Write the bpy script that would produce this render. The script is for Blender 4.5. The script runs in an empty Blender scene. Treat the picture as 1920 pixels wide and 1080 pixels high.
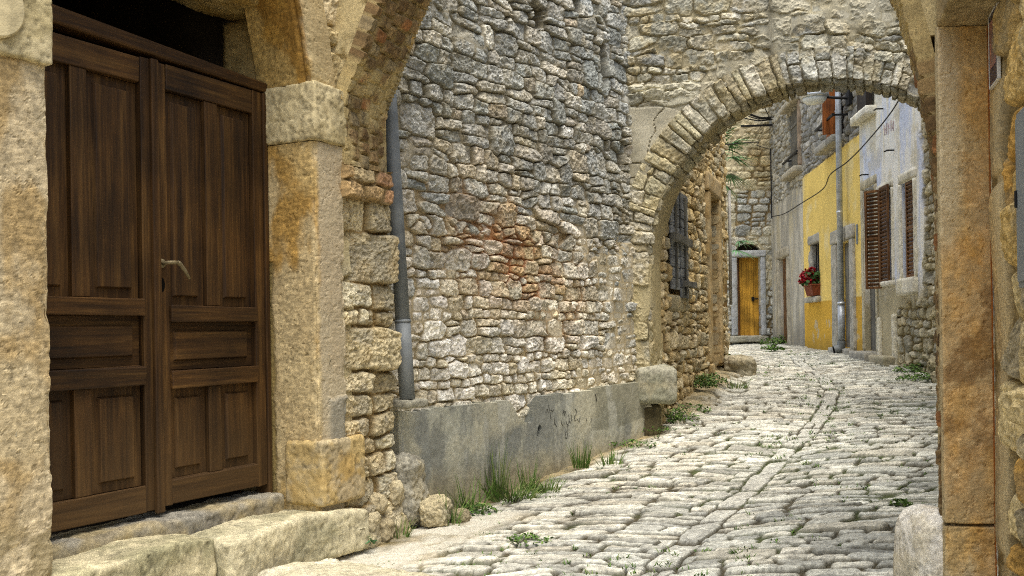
import bpy, math, random
import numpy as np

rng = np.random.default_rng(11)
random.seed(5)
S = bpy.context.scene
COL = S.collection

# ------------------------------------------------------------------ noise
def _h(ix, iy, iz, seed):
    h = (ix.astype(np.int64) * 374761393 + iy.astype(np.int64) * 668265263 + iz.astype(np.int64) * 1440662683 + seed * 974634777) & 0xFFFFFFFF
    h = ((h ^ (h >> 13)) * 1274126177) & 0xFFFFFFFF
    h = ((h ^ (h >> 16)) * 2246822519) & 0xFFFFFFFF
    return ((h ^ (h >> 15)) & 0xFFFFFF) / float(0xFFFFFF)

def noise3(x, y, z, seed=0):
    x, y, z = np.broadcast_arrays(np.asarray(x, float), np.asarray(y, float), np.asarray(z, float))
    xi, yi, zi = np.floor(x), np.floor(y), np.floor(z)
    fx, fy, fz = x - xi, y - yi, z - zi
    fx, fy, fz = [t * t * t * (t * (t * 6 - 15) + 10) for t in (fx, fy, fz)]
    r = 0
    for a in (0, 1):
        wx = fx if a else 1 - fx
        for b in (0, 1):
            wy = fy if b else 1 - fy
            for c in (0, 1):
                wz = fz if c else 1 - fz
                r = r + wx * wy * wz * _h(xi + a, yi + b, zi + c, seed)
    return r

def noise2(x, y, seed=0):
    x, y = np.broadcast_arrays(np.asarray(x, float), np.asarray(y, float))
    xi, yi = np.floor(x), np.floor(y)
    fx, fy = x - xi, y - yi
    fx, fy = [t * t * t * (t * (t * 6 - 15) + 10) for t in (fx, fy)]
    zi = np.zeros_like(xi)
    r = 0
    for a in (0, 1):
        wx = fx if a else 1 - fx
        for b in (0, 1):
            wy = fy if b else 1 - fy
            r = r + wx * wy * _h(xi + a, yi + b, zi, seed)
    return r

def fbm(x, y, sc=1.0, octv=3, seed=0, sx=1.0, sy=1.0):
    r = 0; amp = 1; tot = 0
    for o in range(octv):
        r = r + amp * noise2(x * sc * sx + 13.7 * o, y * sc * sy + 7.3 * o, seed + o)
        tot += amp; amp *= .55; sc *= 2.03
    return r / tot

def fbm3(p, sc=1.0, octv=3, seed=0):
    r = 0; amp = 1; tot = 0
    for o in range(octv):
        r = r + amp * noise3(p[..., 0] * sc + 3.1 * o, p[..., 1] * sc + 5.7 * o, p[..., 2] * sc, seed + o)
        tot += amp; amp *= .55; sc *= 2.03
    return r / tot

def sstep(a, b, x):
    t = np.clip((x - a) / (b - a), 0, 1)
    return t * t * (3 - 2 * t)

def lin(hexs):
    v = [int(hexs[i:i + 2], 16) / 255 for i in (0, 2, 4)]
    return np.array([x / 12.92 if x <= .04045 else ((x + .055) / 1.055) ** 2.4 for x in v])

def mix(a, b, t):
    t = np.asarray(t)[..., None]
    return a * (1 - t) + b * t

# ------------------------------------------------------------------ objects, parents, labels
WORLD = {}
def thing(name, loc, label, cat, group=None):
    o = bpy.data.objects.new(name, None); COL.objects.link(o)
    o.location = loc; o.empty_display_size = .2
    WORLD[o.name] = tuple(loc)
    o['label'] = label; o['category'] = cat
    if group: o['group'] = group
    return o

def link(name, me, mat, parent=None):
    o = bpy.data.objects.new(name, me); COL.objects.link(o)
    if mat is not None: me.materials.append(mat)
    if parent is not None:
        o.parent = parent
        p = WORLD.get(parent.name, (0, 0, 0))
        o.location = (-p[0], -p[1], -p[2])
        WORLD[o.name] = (0, 0, 0)
    else:
        WORLD[o.name] = (0, 0, 0)
    return o

def tag(o, label=None, cat=None, group=None, kind=None):
    if label: o['label'] = label
    if cat: o['category'] = cat
    if group: o['group'] = group
    if kind: o['kind'] = kind
    return o

def recentre(o, loc):
    """move the origin of a top level mesh to loc, geometry stays put"""
    me = o.data
    n = len(me.vertices); co = np.empty(n * 3, np.float32); me.vertices.foreach_get('co', co)
    co = co.reshape(-1, 3) - np.array(loc, np.float32); me.vertices.foreach_set('co', co.ravel())
    o.location = loc; WORLD[o.name] = tuple(loc)
    return o

def raw_mesh(name, V, F, C=None, smooth=False):
    me = bpy.data.meshes.new(name)
    V = np.asarray(V, np.float32); F = np.asarray(F, np.int32)
    me.vertices.add(len(V)); me.vertices.foreach_set('co', V.ravel())
    k = F.shape[1]
    me.loops.add(F.size); me.loops.foreach_set('vertex_index', F.ravel())
    me.polygons.add(len(F)); me.polygons.foreach_set('loop_start', np.arange(0, F.size, k, dtype=np.int32))
    me.polygons.foreach_set('use_smooth', np.full(len(F), bool(smooth)))
    me.update(calc_edges=True)
    if C is not None:
        at = me.attributes.new('Col', 'FLOAT_COLOR', 'POINT')
        c4 = np.ones((len(V), 4), np.float32); c4[:, :3] = C
        at.data.foreach_set('color', c4.ravel())
    return me

# ------------------------------------------------------------------ vertical frames
class Frame:
    def __init__(s, o, d, n_hint):
        L = math.hypot(*d); s.o = np.array(o, float); s.d = np.array(d, float) / L
        n = np.array([-s.d[1], s.d[0]])
        s.n = n if n @ np.array(n_hint) > 0 else -n
    def p(s, a, h, z):
        a, h, z = np.broadcast_arrays(np.asarray(a, float), np.asarray(h, float), np.asarray(z, float))
        return np.stack([s.o[0] + s.d[0] * a + s.n[0] * h, s.o[1] + s.d[1] * a + s.n[1] * h, z], -1)
    def map(s, lean=0.0):
        return lambda U, V, H: s.p(U, np.asarray(H) - lean * np.maximum(np.asarray(V), -1), V)

DF = Frame((-1.385, 5.366), (.4766, .879), (1, -.5))     # plane of the double door
WF = Frame((-1.055, 5.187), (.4766, .879), (1, -.5))     # street face of the portal
MF = Frame((-.889, 5.955), (.581, .814), (1, -.7))       # long rubble wall
AF = Frame((0, 8.8), (1, 0), (0, -1))                    # second archway
LF = Frame((1.556, 9.48), (1.48, 4.02), (1, -.3))        # shuttered house
RF = Frame((5.63, 15.5), (-.1, -1), (-1, .1))            # row of houses on the right
FF = Frame((0, 23.8), (1, 0), (0, -1))                   # house with the ochre door
KF = Frame((2.1, 4.2), (-.32, -1), (-1, .3))             # near house on the right

# ------------------------------------------------------------------ grids
def surf(name, us, vs, H, C, mp, mat, parent=None, keep=None, thick=.12, smooth=False, skirt=True):
    U, V = np.meshgrid(us, vs)
    nv, nu = U.shape
    H = np.broadcast_to(H, U.shape)
    P = mp(U, V, H).reshape(-1, 3)
    if keep is None: keep = np.ones((nv - 1, nu - 1), bool)
    idx = np.arange(nv * nu).reshape(nv, nu)
    a = mp(U[:2, :2], V[:2, :2], np.zeros((2, 2))); b = mp(U[:2, :2], V[:2, :2], np.full((2, 2), .1))
    nrm = np.cross(a[0, 1] - a[0, 0], a[1, 0] - a[0, 0]); flip = nrm @ (b[0, 0] - a[0, 0]) < 0
    q = np.stack([idx[:-1, :-1], idx[:-1, 1:], idx[1:, 1:], idx[1:, :-1]], -1)[keep]
    Cf = np.broadcast_to(C, U.shape + (3,)).reshape(-1, 3)
    used = np.zeros(nv * nu, bool); used[q.ravel()] = True
    verts = [P]; cols = [Cf]; faces = [q]
    if skirt:
        kp = np.zeros((nv + 1, nu + 1), bool); kp[1:-1, 1:-1] = keep
        E = []
        up, dn = kp[1:, 1:-1], kp[:-1, 1:-1]           # horizontal edges: nv x nu-1
        jj, ii = np.nonzero(up & ~dn); E.append(np.stack([idx[jj, ii + 1], idx[jj, ii]], -1))
        jj, ii = np.nonzero(dn & ~up); E.append(np.stack([idx[jj, ii], idx[jj, ii + 1]], -1))
        rt, lf = kp[1:-1, 1:], kp[1:-1, :-1]
        jj, ii = np.nonzero(rt & ~lf); E.append(np.stack([idx[jj, ii], idx[jj + 1, ii]], -1))
        jj, ii = np.nonzero(lf & ~rt); E.append(np.stack([idx[jj + 1, ii], idx[jj, ii]], -1))
        E = np.concatenate(E)
        P2 = mp(U, V, np.full(U.shape, -thick)).reshape(-1, 3)
        n0 = nv * nu; m = len(E)
        vs4 = np.concatenate([P[E[:, 0]], P[E[:, 1]], P2[E[:, 1]], P2[E[:, 0]]])
        ce = np.concatenate([Cf[E[:, 0]], Cf[E[:, 1]], Cf[E[:, 1]], Cf[E[:, 0]]])
        k = np.arange(m)
        faces.append(np.stack([n0 + k, n0 + m + k, n0 + 2 * m + k, n0 + 3 * m + k], -1))
        verts.append(vs4); cols.append(ce)
        st = 6                                          # coarse back sheet
        bj, bi = np.meshgrid(np.arange(0, nv - 1 - st, st), np.arange(0, nu - 1 - st, st), indexing='ij')
        bj, bi = bj.ravel(), bi.ravel()
        if len(bj):
            cs = np.zeros((nv, nu)); cs[1:, 1:] = np.cumsum(np.cumsum(keep, 0), 1)
            full = (cs[bj + st, bi + st] - cs[bj, bi + st] - cs[bj + st, bi] + cs[bj, bi]) >= st * st
            bj, bi = bj[full], bi[full]
            if len(bj):
                n1 = n0 + 4 * m
                b4 = [idx[bj, bi], idx[bj + st, bi], idx[bj + st, bi + st], idx[bj, bi + st]]
                verts.append(np.concatenate([P2[t] for t in b4])); cols.append(np.concatenate([Cf[t] for t in b4]))
                mm = len(bj); k = np.arange(mm)
                faces.append(np.stack([n1 + k, n1 + mm + k, n1 + 2 * mm + k, n1 + 3 * mm + k], -1))
    V_ = np.concatenate(verts); C_ = np.concatenate(cols); F_ = np.concatenate(faces)
    if flip: F_ = F_[:, ::-1]
    live = np.zeros(len(V_), bool); live[F_.ravel()] = True
    remap = np.cumsum(live) - 1
    me = raw_mesh(name, V_[live], remap[F_], C_[live], smooth)
    return link(name, me, mat, parent)

def axis(a, b, step, snaps=()):
    n = max(2, int(round((b - a) / step)) + 1)
    x = np.linspace(a, b, n)
    for s in snaps:
        if a < s < b:
            x[1 + np.argmin(abs(x[1:-1] - s))] = s
    return x

def hole_keep(us, vs, rects):
    uc = (us[:-1] + us[1:]) / 2; vc = (vs[:-1] + vs[1:]) / 2
    k = np.ones((len(vc), len(uc)), bool)
    for (a, b, c, d) in rects:
        k &= ~(((vc > c) & (vc < d))[:, None] & ((uc > a) & (uc < b))[None, :])
    return k

# ------------------------------------------------------------------ masonry
def rubble(u0, u1, v0, v1, hr=(.07, .16), ar=(1.0, 2.3), rot=4, split=.3, tall=.1):
    out = []; v = v0 - hr[0]
    while v < v1 + hr[1]:
        h = rng.uniform(*hr); u = u0 - rng.uniform(0, .3)
        while u < u1 + .2:
            w = h * rng.uniform(*ar)
            if h > (hr[0] + hr[1]) / 2 and rng.random() < split:
                k = rng.uniform(.35, .65); w *= 1.1
                parts = [(v + h * k / 2, h * k / 2), (v + h * k + h * (1 - k) / 2, h * (1 - k) / 2)]
            elif rng.random() < tall: parts = [(v + h * .68, h * .72)]
            else: parts = [(v + h / 2, h / 2)]
            for cv, b in parts:
                out.append((u + w / 2 + rng.normal(0, .006), cv + rng.normal(0, .008), w / 2, b, math.radians(rng.normal(0, rot))))
            u += w
        v += h
    return np.array(out)

def bricks(u0, u1, v0, v1, bw=.13, bh=.075):
    out = []; v = v0; r = 0
    while v < v1 + bh:
        u = u0 - (bw / 2 if r % 2 else 0)
        while u < u1 + bw:
            out.append((u + bw / 2 + rng.normal(0, .005), v + bh / 2 + rng.normal(0, .004), bw / 2, bh / 2, rng.normal(0, .04)))
            u += bw * rng.uniform(.9, 1.1)
        v += bh; r += 1
    return np.array(out)

class Masonry: pass
def masonry(us, vs, st, seed=1, joint=.006, edge=.022, p=4, depth=.03, prot=.012, tilt=.14, rough=.010, warp=.022, wsc=2.2, gap=.004, facet=22, planes=.012):
    U, V = np.meshgrid(us, vs)
    WU = U + warp * (fbm(U, V, wsc, 3, seed + 50) - .5) * 2 + warp * .35 * (fbm(U, V, wsc * 6, 2, seed + 51) - .5) * 2
    WV = V + warp * (fbm(U, V, wsc, 3, seed + 60) - .5) * 2 + warp * .35 * (fbm(U, V, wsc * 6, 2, seed + 61) - .5) * 2
    D1 = np.full(U.shape, 9.0); D2 = np.full(U.shape, 9.0); ID = np.zeros(U.shape, np.int32)
    LX = np.zeros(U.shape); LY = np.zeros(U.shape)
    n = len(st)
    k1 = rng.normal(0, .10, n); k2 = rng.normal(0, .10, n)
    pp = p * rng.uniform(.65, 1.3, n)
    for i, (cu, cv, a, b, ro) in enumerate(st):
        e = max(a, b) * 1.35 + warp * 1.6 if abs(ro) > .3 else None
        eu = e or a * 1.35 + warp * 1.6 + b * .12; ev = e or b * 1.35 + warp * 1.6 + a * .12
        i0, i1 = np.searchsorted(us, (cu - eu, cu + eu)); j0, j1 = np.searchsorted(vs, (cv - ev, cv + ev))
        if i1 <= i0 or j1 <= j0: continue
        sl = (slice(j0, j1), slice(i0, i1))
        x = WU[sl] - cu; y = WV[sl] - cv
        c, s = math.cos(ro), math.sin(ro)
        x, y = c * x + s * y, -s * x + c * y
        nx = np.abs(x / (a * np.clip(1 + k1[i] * y / b, .6, 1.4))); ny = np.abs(y / (b * np.clip(1 + k2[i] * x / a, .6, 1.4)))
        d = (nx ** pp[i] + ny ** pp[i]) ** (1 / pp[i])
        D = (d - 1) * min(a, b)
        d1 = D1[sl]; d2 = D2[sl]; new = D < d1
        D2[sl] = np.where(new, d1, np.minimum(d2, D)); D1[sl] = np.where(new, D, d1)
        ID[sl] = np.where(new, i, ID[sl]); LX[sl] = np.where(new, x, LX[sl]); LY[sl] = np.where(new, y, LY[sl])
    e = np.minimum((D2 - D1) / 2 - joint, gap - D1)
    m = Masonry(); m.U, m.V, m.WU, m.WV, m.ID, m.e = U, V, WU, WV, ID, e
    t = np.clip(e / edge, 0, 1); m.T = np.sqrt(t * (2 - t)); m.S = sstep(-.002, .006, e)
    pr = rng.normal(0, prot, n); tx = rng.normal(0, tilt, n); ty = rng.normal(0, tilt, n)
    off = rng.uniform(0, 50, n)
    fn = np.abs(fbm(WU + off[ID], WV + off[ID] * 1.7, facet, 3, seed + 70) - .5) * 2
    gr = fbm(U, V, 70, 2, seed + 71)
    fac = np.full(U.shape, 9.0)
    ia, ib = 1 / st[:, 2], 1 / st[:, 3]
    for q in range(4):
        an = rng.uniform(0, 2 * math.pi, n); sl_ = rng.uniform(.2, .9, n); of_ = rng.uniform(.15, .6, n)
        fac = np.minimum(fac, of_[ID] - (np.cos(an) * sl_ * ia)[ID] * LX - (np.sin(an) * sl_ * ib)[ID] * LY)
    m.H = m.T * (depth + planes * np.clip(fac, -.8, .45) + np.clip(pr[ID], -2 * prot, 2.5 * prot) + tx[ID] * LX + ty[ID] * LY + rough * (1 - fn * 1.8)) + (gr - .5) * rough * .7 + (1 - m.T) * (fbm(U, V, 30, 2, seed + 72) - .5) * .012
    m.n = n; m.st = st; m.fn = fn; m.seed = seed
    return m

def paint(m, base, mortar, vary=.16, lichen=None, lamt=.5, warm=None, wamt=.3):
    """base: n x 3 stone colours; mortar: rgb or field"""
    sd = m.seed
    b = base * rng.lognormal(0, vary, (m.n, 1))
    C = b[m.ID]
    C = C * (1 + .5 * (fbm(m.U, m.V, 9, 4, sd + 80) - .5)[..., None]) * (1 + .9 * (fbm(m.U, m.V, 60, 2, sd + 81) - .5)[..., None]) * (1.10 - .36 * m.fn)[..., None]
    fis = sstep(.035, 0, np.abs(fbm(m.U, m.V, 13, 3, sd + 86) - .5)) * sstep(.45, .6, fbm(m.U, m.V, 4, 2, sd + 87)); C = mix(C, C * .55, fis)
    if lichen is not None: C = mix(C, lichen, lamt * sstep(.50, .64, fbm(m.U, m.V, 5, 4, sd + 82)))
    if warm is not None: C = mix(C, warm, wamt * sstep(.5, .68, fbm(m.U, m.V, 7, 4, sd + 83)))
    mo = np.broadcast_to(mortar, C.shape) * (1 + .7 * (fbm(m.U, m.V, 40, 3, sd + 84) - .5)[..., None])
    return mix(mo, C, m.S)

def pal(n, cols, w=None):
    c = np.array([lin(x) if isinstance(x, str) else x for x in cols])
    w = np.array(w or [1] * len(c), float); w /= w.sum()
    return c[rng.choice(len(c), n, p=w)]

# ------------------------------------------------------------------ rounded stones
def block_mesh(name, axes, ctr, half, r=.02, amp=.01, freq=6, step=.02, cols=None, seed=1, shape=None, mingrain=55):
    ax = np.array(axes, float); half = np.array(half, float)
    P = []; F = []; base = 0
    for k in range(3):
        i, j = (k + 1) % 3, (k + 2) % 3
        ni = max(3, int(2 * half[i] / step)); nj = max(3, int(2 * half[j] / step))
        a, b = np.meshgrid(np.linspace(-1, 1, ni + 1), np.linspace(-1, 1, nj + 1))
        for sg in (-1, 1):
            q = np.zeros(a.shape + (3,)); q[..., k] = sg; q[..., i] = a * sg; q[..., j] = b
            P.append(q.reshape(-1, 3))
            id_ = base + np.arange(a.size).reshape(a.shape); base += a.size
            F.append(np.stack([id_[:-1, :-1], id_[:-1, 1:], id_[1:, 1:], id_[1:, :-1]], -1).reshape(-1, 4))
    Q = np.concatenate(P); F = np.concatenate(F)
    kk, first, inv = np.unique(np.round(Q * 5000).astype(int), axis=0, return_index=True, return_inverse=True)
    Q = Q[first]; F = inv.ravel()[F]
    p = Q * half; rr = min(r, half.min() * .98)
    inner = np.clip(p, -(half - rr), half - rr); d = p - inner
    d = d / np.maximum(np.linalg.norm(d, axis=1, keepdims=True), 1e-9)
    p = inner + rr * d
    if shape is not None: p = shape(p, half)
    n1 = fbm3(p + seed * 7.1, freq, 4, seed) - .5; n2 = fbm3(p + seed * 3.3, freq * 6, 2, seed + 9) - .5
    p = p + d * (amp * 2 * n1 + amp * .5 * n2)[:, None]
    c0, c1, c2 = [lin(c) if isinstance(c, str) else np.array(c) for c in cols]
    C = mix(np.broadcast_to(c0, p.shape), c1, sstep(.36, .68, fbm3(p + seed, 5, 4, seed + 20)))
    C = mix(C, c2, .5 * sstep(.50, .68, fbm3(p + seed, 8, 4, seed + 30)))
    C = C * (1 + .6 * (fbm3(p, mingrain, 2, seed + 40) - .5)[:, None]) * (1 + .5 * n1[:, None])
    pit = sstep(.60, .70, fbm3(p + seed * 1.7, 38, 2, seed + 50)); p = p - d * (.004 * pit)[:, None]; C = C * (1 - .25 * pit)[:, None]
    vein = sstep(.03, 0, np.abs(fbm3(p + seed * 2.9, 7, 3, seed + 60) - .5)) * sstep(.5, .6, fbm3(p, 3, 2, seed + 70)); p = p - d * (.006 * vein)[:, None]; C = C * (1 - .4 * vein)[:, None]
    V = np.array(ctr) + p @ ax
    return raw_mesh(name, V, F, C, True)

def block(name, fr, s, h, z, r=.02, amp=.01, freq=6, step=.02, cols=('b9aa85', 'a08b62', '8d8a7a'), seed=1, mat=None, parent=None, shape=None, tilt=None):
    ax = np.array([[fr.d[0], fr.d[1], 0], [fr.n[0], fr.n[1], 0], [0, 0, 1.0]])
    if tilt:
        c, sn = math.cos(tilt), math.sin(tilt)
        ax = np.array([ax[0] * c + ax[2] * sn, ax[1], -ax[0] * sn + ax[2] * c])
    ctr = fr.p((s[0] + s[1]) / 2, (h[0] + h[1]) / 2, (z[0] + z[1]) / 2)
    me = block_mesh(name, ax, ctr, ((s[1] - s[0]) / 2, (h[1] - h[0]) / 2, (z[1] - z[0]) / 2), r, amp, freq, step, cols, seed, shape)
    return link(name, me, mat or M['stone'], parent)

# ------------------------------------------------------------------ small mesh builder
class MB:
    def __init__(s): s.v = []; s.f = []
    def poly(s, pts, faces):
        b = len(s.v); s.v += [tuple(map(float, p)) for p in pts]; s.f += [tuple(b + i for i in f) for f in faces]
    def hexa(s, P):
        s.poly(P, [(0, 3, 2, 1), (4, 5, 6, 7), (0, 1, 5, 4), (1, 2, 6, 5), (2, 3, 7, 6), (3, 0, 4, 7)])
    def box(s, fr, a0, a1, h0, h1, z0, z1, jit=0):
        c = [(a0, h0, z0), (a1, h0, z0), (a1, h1, z0), (a0, h1, z0), (a0, h0, z1), (a1, h0, z1), (a1, h1, z1), (a0, h1, z1)]
        if jit: c = [tuple(x + random.uniform(-jit, jit) for x in p) for p in c]
        s.hexa([fr.p(*p) for p in c]); return s
    def tube(s, pts, r, seg=10, cap=True):
        pts = [np.array(p, float) for p in pts]; rings = []
        rs = r if isinstance(r, (list, tuple)) else [r] * len(pts)
        up = None
        for i, p in enumerate(pts):
            t = pts[min(i + 1, len(pts) - 1)] - pts[max(i - 1, 0)]; t /= np.linalg.norm(t)
            if up is None:
                up = np.array([0, 0, 1.]) if abs(t[2]) < .8 else np.array([1., 0, 0])
            a = np.cross(t, up); a /= np.linalg.norm(a); b = np.cross(a, t); up = b
            rings.append([p + rs[i] * (a * math.cos(2 * math.pi * k / seg) + b * math.sin(2 * math.pi * k / seg)) for k in range(seg)])
        b0 = len(s.v)
        for rg in rings: s.v += [tuple(map(float, q)) for q in rg]
        for i in range(len(rings) - 1):
            for k in range(seg):
                k2 = (k + 1) % seg
                s.f.append((b0 + i * seg + k, b0 + i * seg + k2, b0 + (i + 1) * seg + k2, b0 + (i + 1) * seg + k))
        if cap:
            s.f.append(tuple(b0 + k for k in range(seg))[::-1]); s.f.append(tuple(b0 + (len(rings) - 1) * seg + k for k in range(seg)))
        return s
    def build(s, name, mat, parent=None, bevel=0, smooth=False, segs=2):
        me = bpy.data.meshes.new(name); me.from_pydata(s.v, [], s.f); me.validate(); me.update()
        if smooth:
            me.polygons.foreach_set('use_smooth', [True] * len(me.polygons))
        o = link(name, me, mat, parent)
        import bmesh as _b
        bm = _b.new(); bm.from_mesh(me); _b.ops.recalc_face_normals(bm, faces=bm.faces); bm.to_mesh(me); bm.free()
        if bevel:
            bv = o.modifiers.new('Bevel', 'BEVEL'); bv.width = bevel; bv.segments = segs; bv.limit_method = 'ANGLE'
        return o

# ------------------------------------------------------------------ materials
M = {}
def new_mat(name, rough=.85, spec=.25):
    m = bpy.data.materials.new(name); m.use_nodes = True
    nt = m.node_tree; b = nt.nodes['Principled BSDF']
    b.inputs['Roughness'].default_value = rough; b.inputs['Specular IOR Level'].default_value = spec
    return m, nt, b

def N(nt, t, **kw):
    n = nt.nodes.new(t)
    for k, v in kw.items():
        if k in ('blend_type', 'data_type', 'operation', 'attribute_name', 'noise_dimensions', 'vector_type'): setattr(n, k, v)
        else: n.inputs[k].default_value = v
    return n

def noise_mul(nt, col_socket, sc, lo, hi, vec=None, detail=3):
    nz = N(nt, 'ShaderNodeTexNoise', Scale=sc, Detail=detail)
    if vec is not None: nt.links.new(vec, nz.inputs['Vector'])
    mr = N(nt, 'ShaderNodeMapRange'); mr.inputs['From Min'].default_value = .3; mr.inputs['From Max'].default_value = .7
    mr.inputs['To Min'].default_value = lo; mr.inputs['To Max'].default_value = hi
    nt.links.new(nz.outputs['Fac'], mr.inputs['Value'])
    mx = nt.nodes.new('ShaderNodeVectorMath'); mx.operation = 'SCALE'
    nt.links.new(col_socket, mx.inputs[0]); nt.links.new(mr.outputs['Result'], mx.inputs['Scale'])
    return mx.outputs['Vector'], nz

def mat_col(name, rough=.88, spec=.2, f1=60, f2=240, amt=.3, bump=.35, dist=.006):
    m, nt, b = new_mat(name, rough, spec)
    at = N(nt, 'ShaderNodeAttribute', attribute_name='Col')
    tc = nt.nodes.new('ShaderNodeTexCoord')
    c, n1 = noise_mul(nt, at.outputs['Color'], f1, 1 - amt, 1 + amt, tc.outputs['Object'], 8); n1.inputs['Roughness'].default_value = .7
    c, n2 = noise_mul(nt, c, f2, 1 - amt, 1 + amt, tc.outputs['Object'], 2)
    nt.links.new(c, b.inputs['Base Color'])
    bp = N(nt, 'ShaderNodeBump', Strength=bump, Distance=dist)
    ad = N(nt, 'ShaderNodeMath', operation='ADD'); nt.links.new(n1.outputs['Fac'], ad.inputs[0]); nt.links.new(n2.outputs['Fac'], ad.inputs[1])
    nt.links.new(ad.outputs[0], bp.inputs['Height']); nt.links.new(bp.outputs['Normal'], b.inputs['Normal'])
    M[name] = m; return m

def mat_flat(name, col, rough=.6, spec=.3, metal=0, var=.2, sc=12, bump=.1, col2=None):
    m, nt, b = new_mat(name, rough, spec)
    b.inputs['Metallic'].default_value = metal
    tc = nt.nodes.new('ShaderNodeTexCoord')
    nz = N(nt, 'ShaderNodeTexNoise', Scale=sc, Detail=5); nt.links.new(tc.outputs['Object'], nz.inputs['Vector'])
    cr = nt.nodes.new('ShaderNodeValToRGB'); cr.color_ramp.elements[0].position = .35; cr.color_ramp.elements[1].position = .68
    c = np.array(col); c2 = np.array(col2) if col2 is not None else c * (1 + var)
    cr.color_ramp.elements[0].color = (*(c * (1 - var)), 1); cr.color_ramp.elements[1].color = (*c2, 1)
    nt.links.new(nz.outputs['Fac'], cr.inputs['Fac']); nt.links.new(cr.outputs['Color'], b.inputs['Base Color'])
    n2 = N(nt, 'ShaderNodeTexNoise', Scale=sc * 9, Detail=3); nt.links.new(tc.outputs['Object'], n2.inputs['Vector'])
    bp = N(nt, 'ShaderNodeBump', Strength=bump, Distance=.004); nt.links.new(n2.outputs['Fac'], bp.inputs['Height'])
    nt.links.new(bp.outputs['Normal'], b.inputs['Normal'])
    M[name] = m; return m

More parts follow.
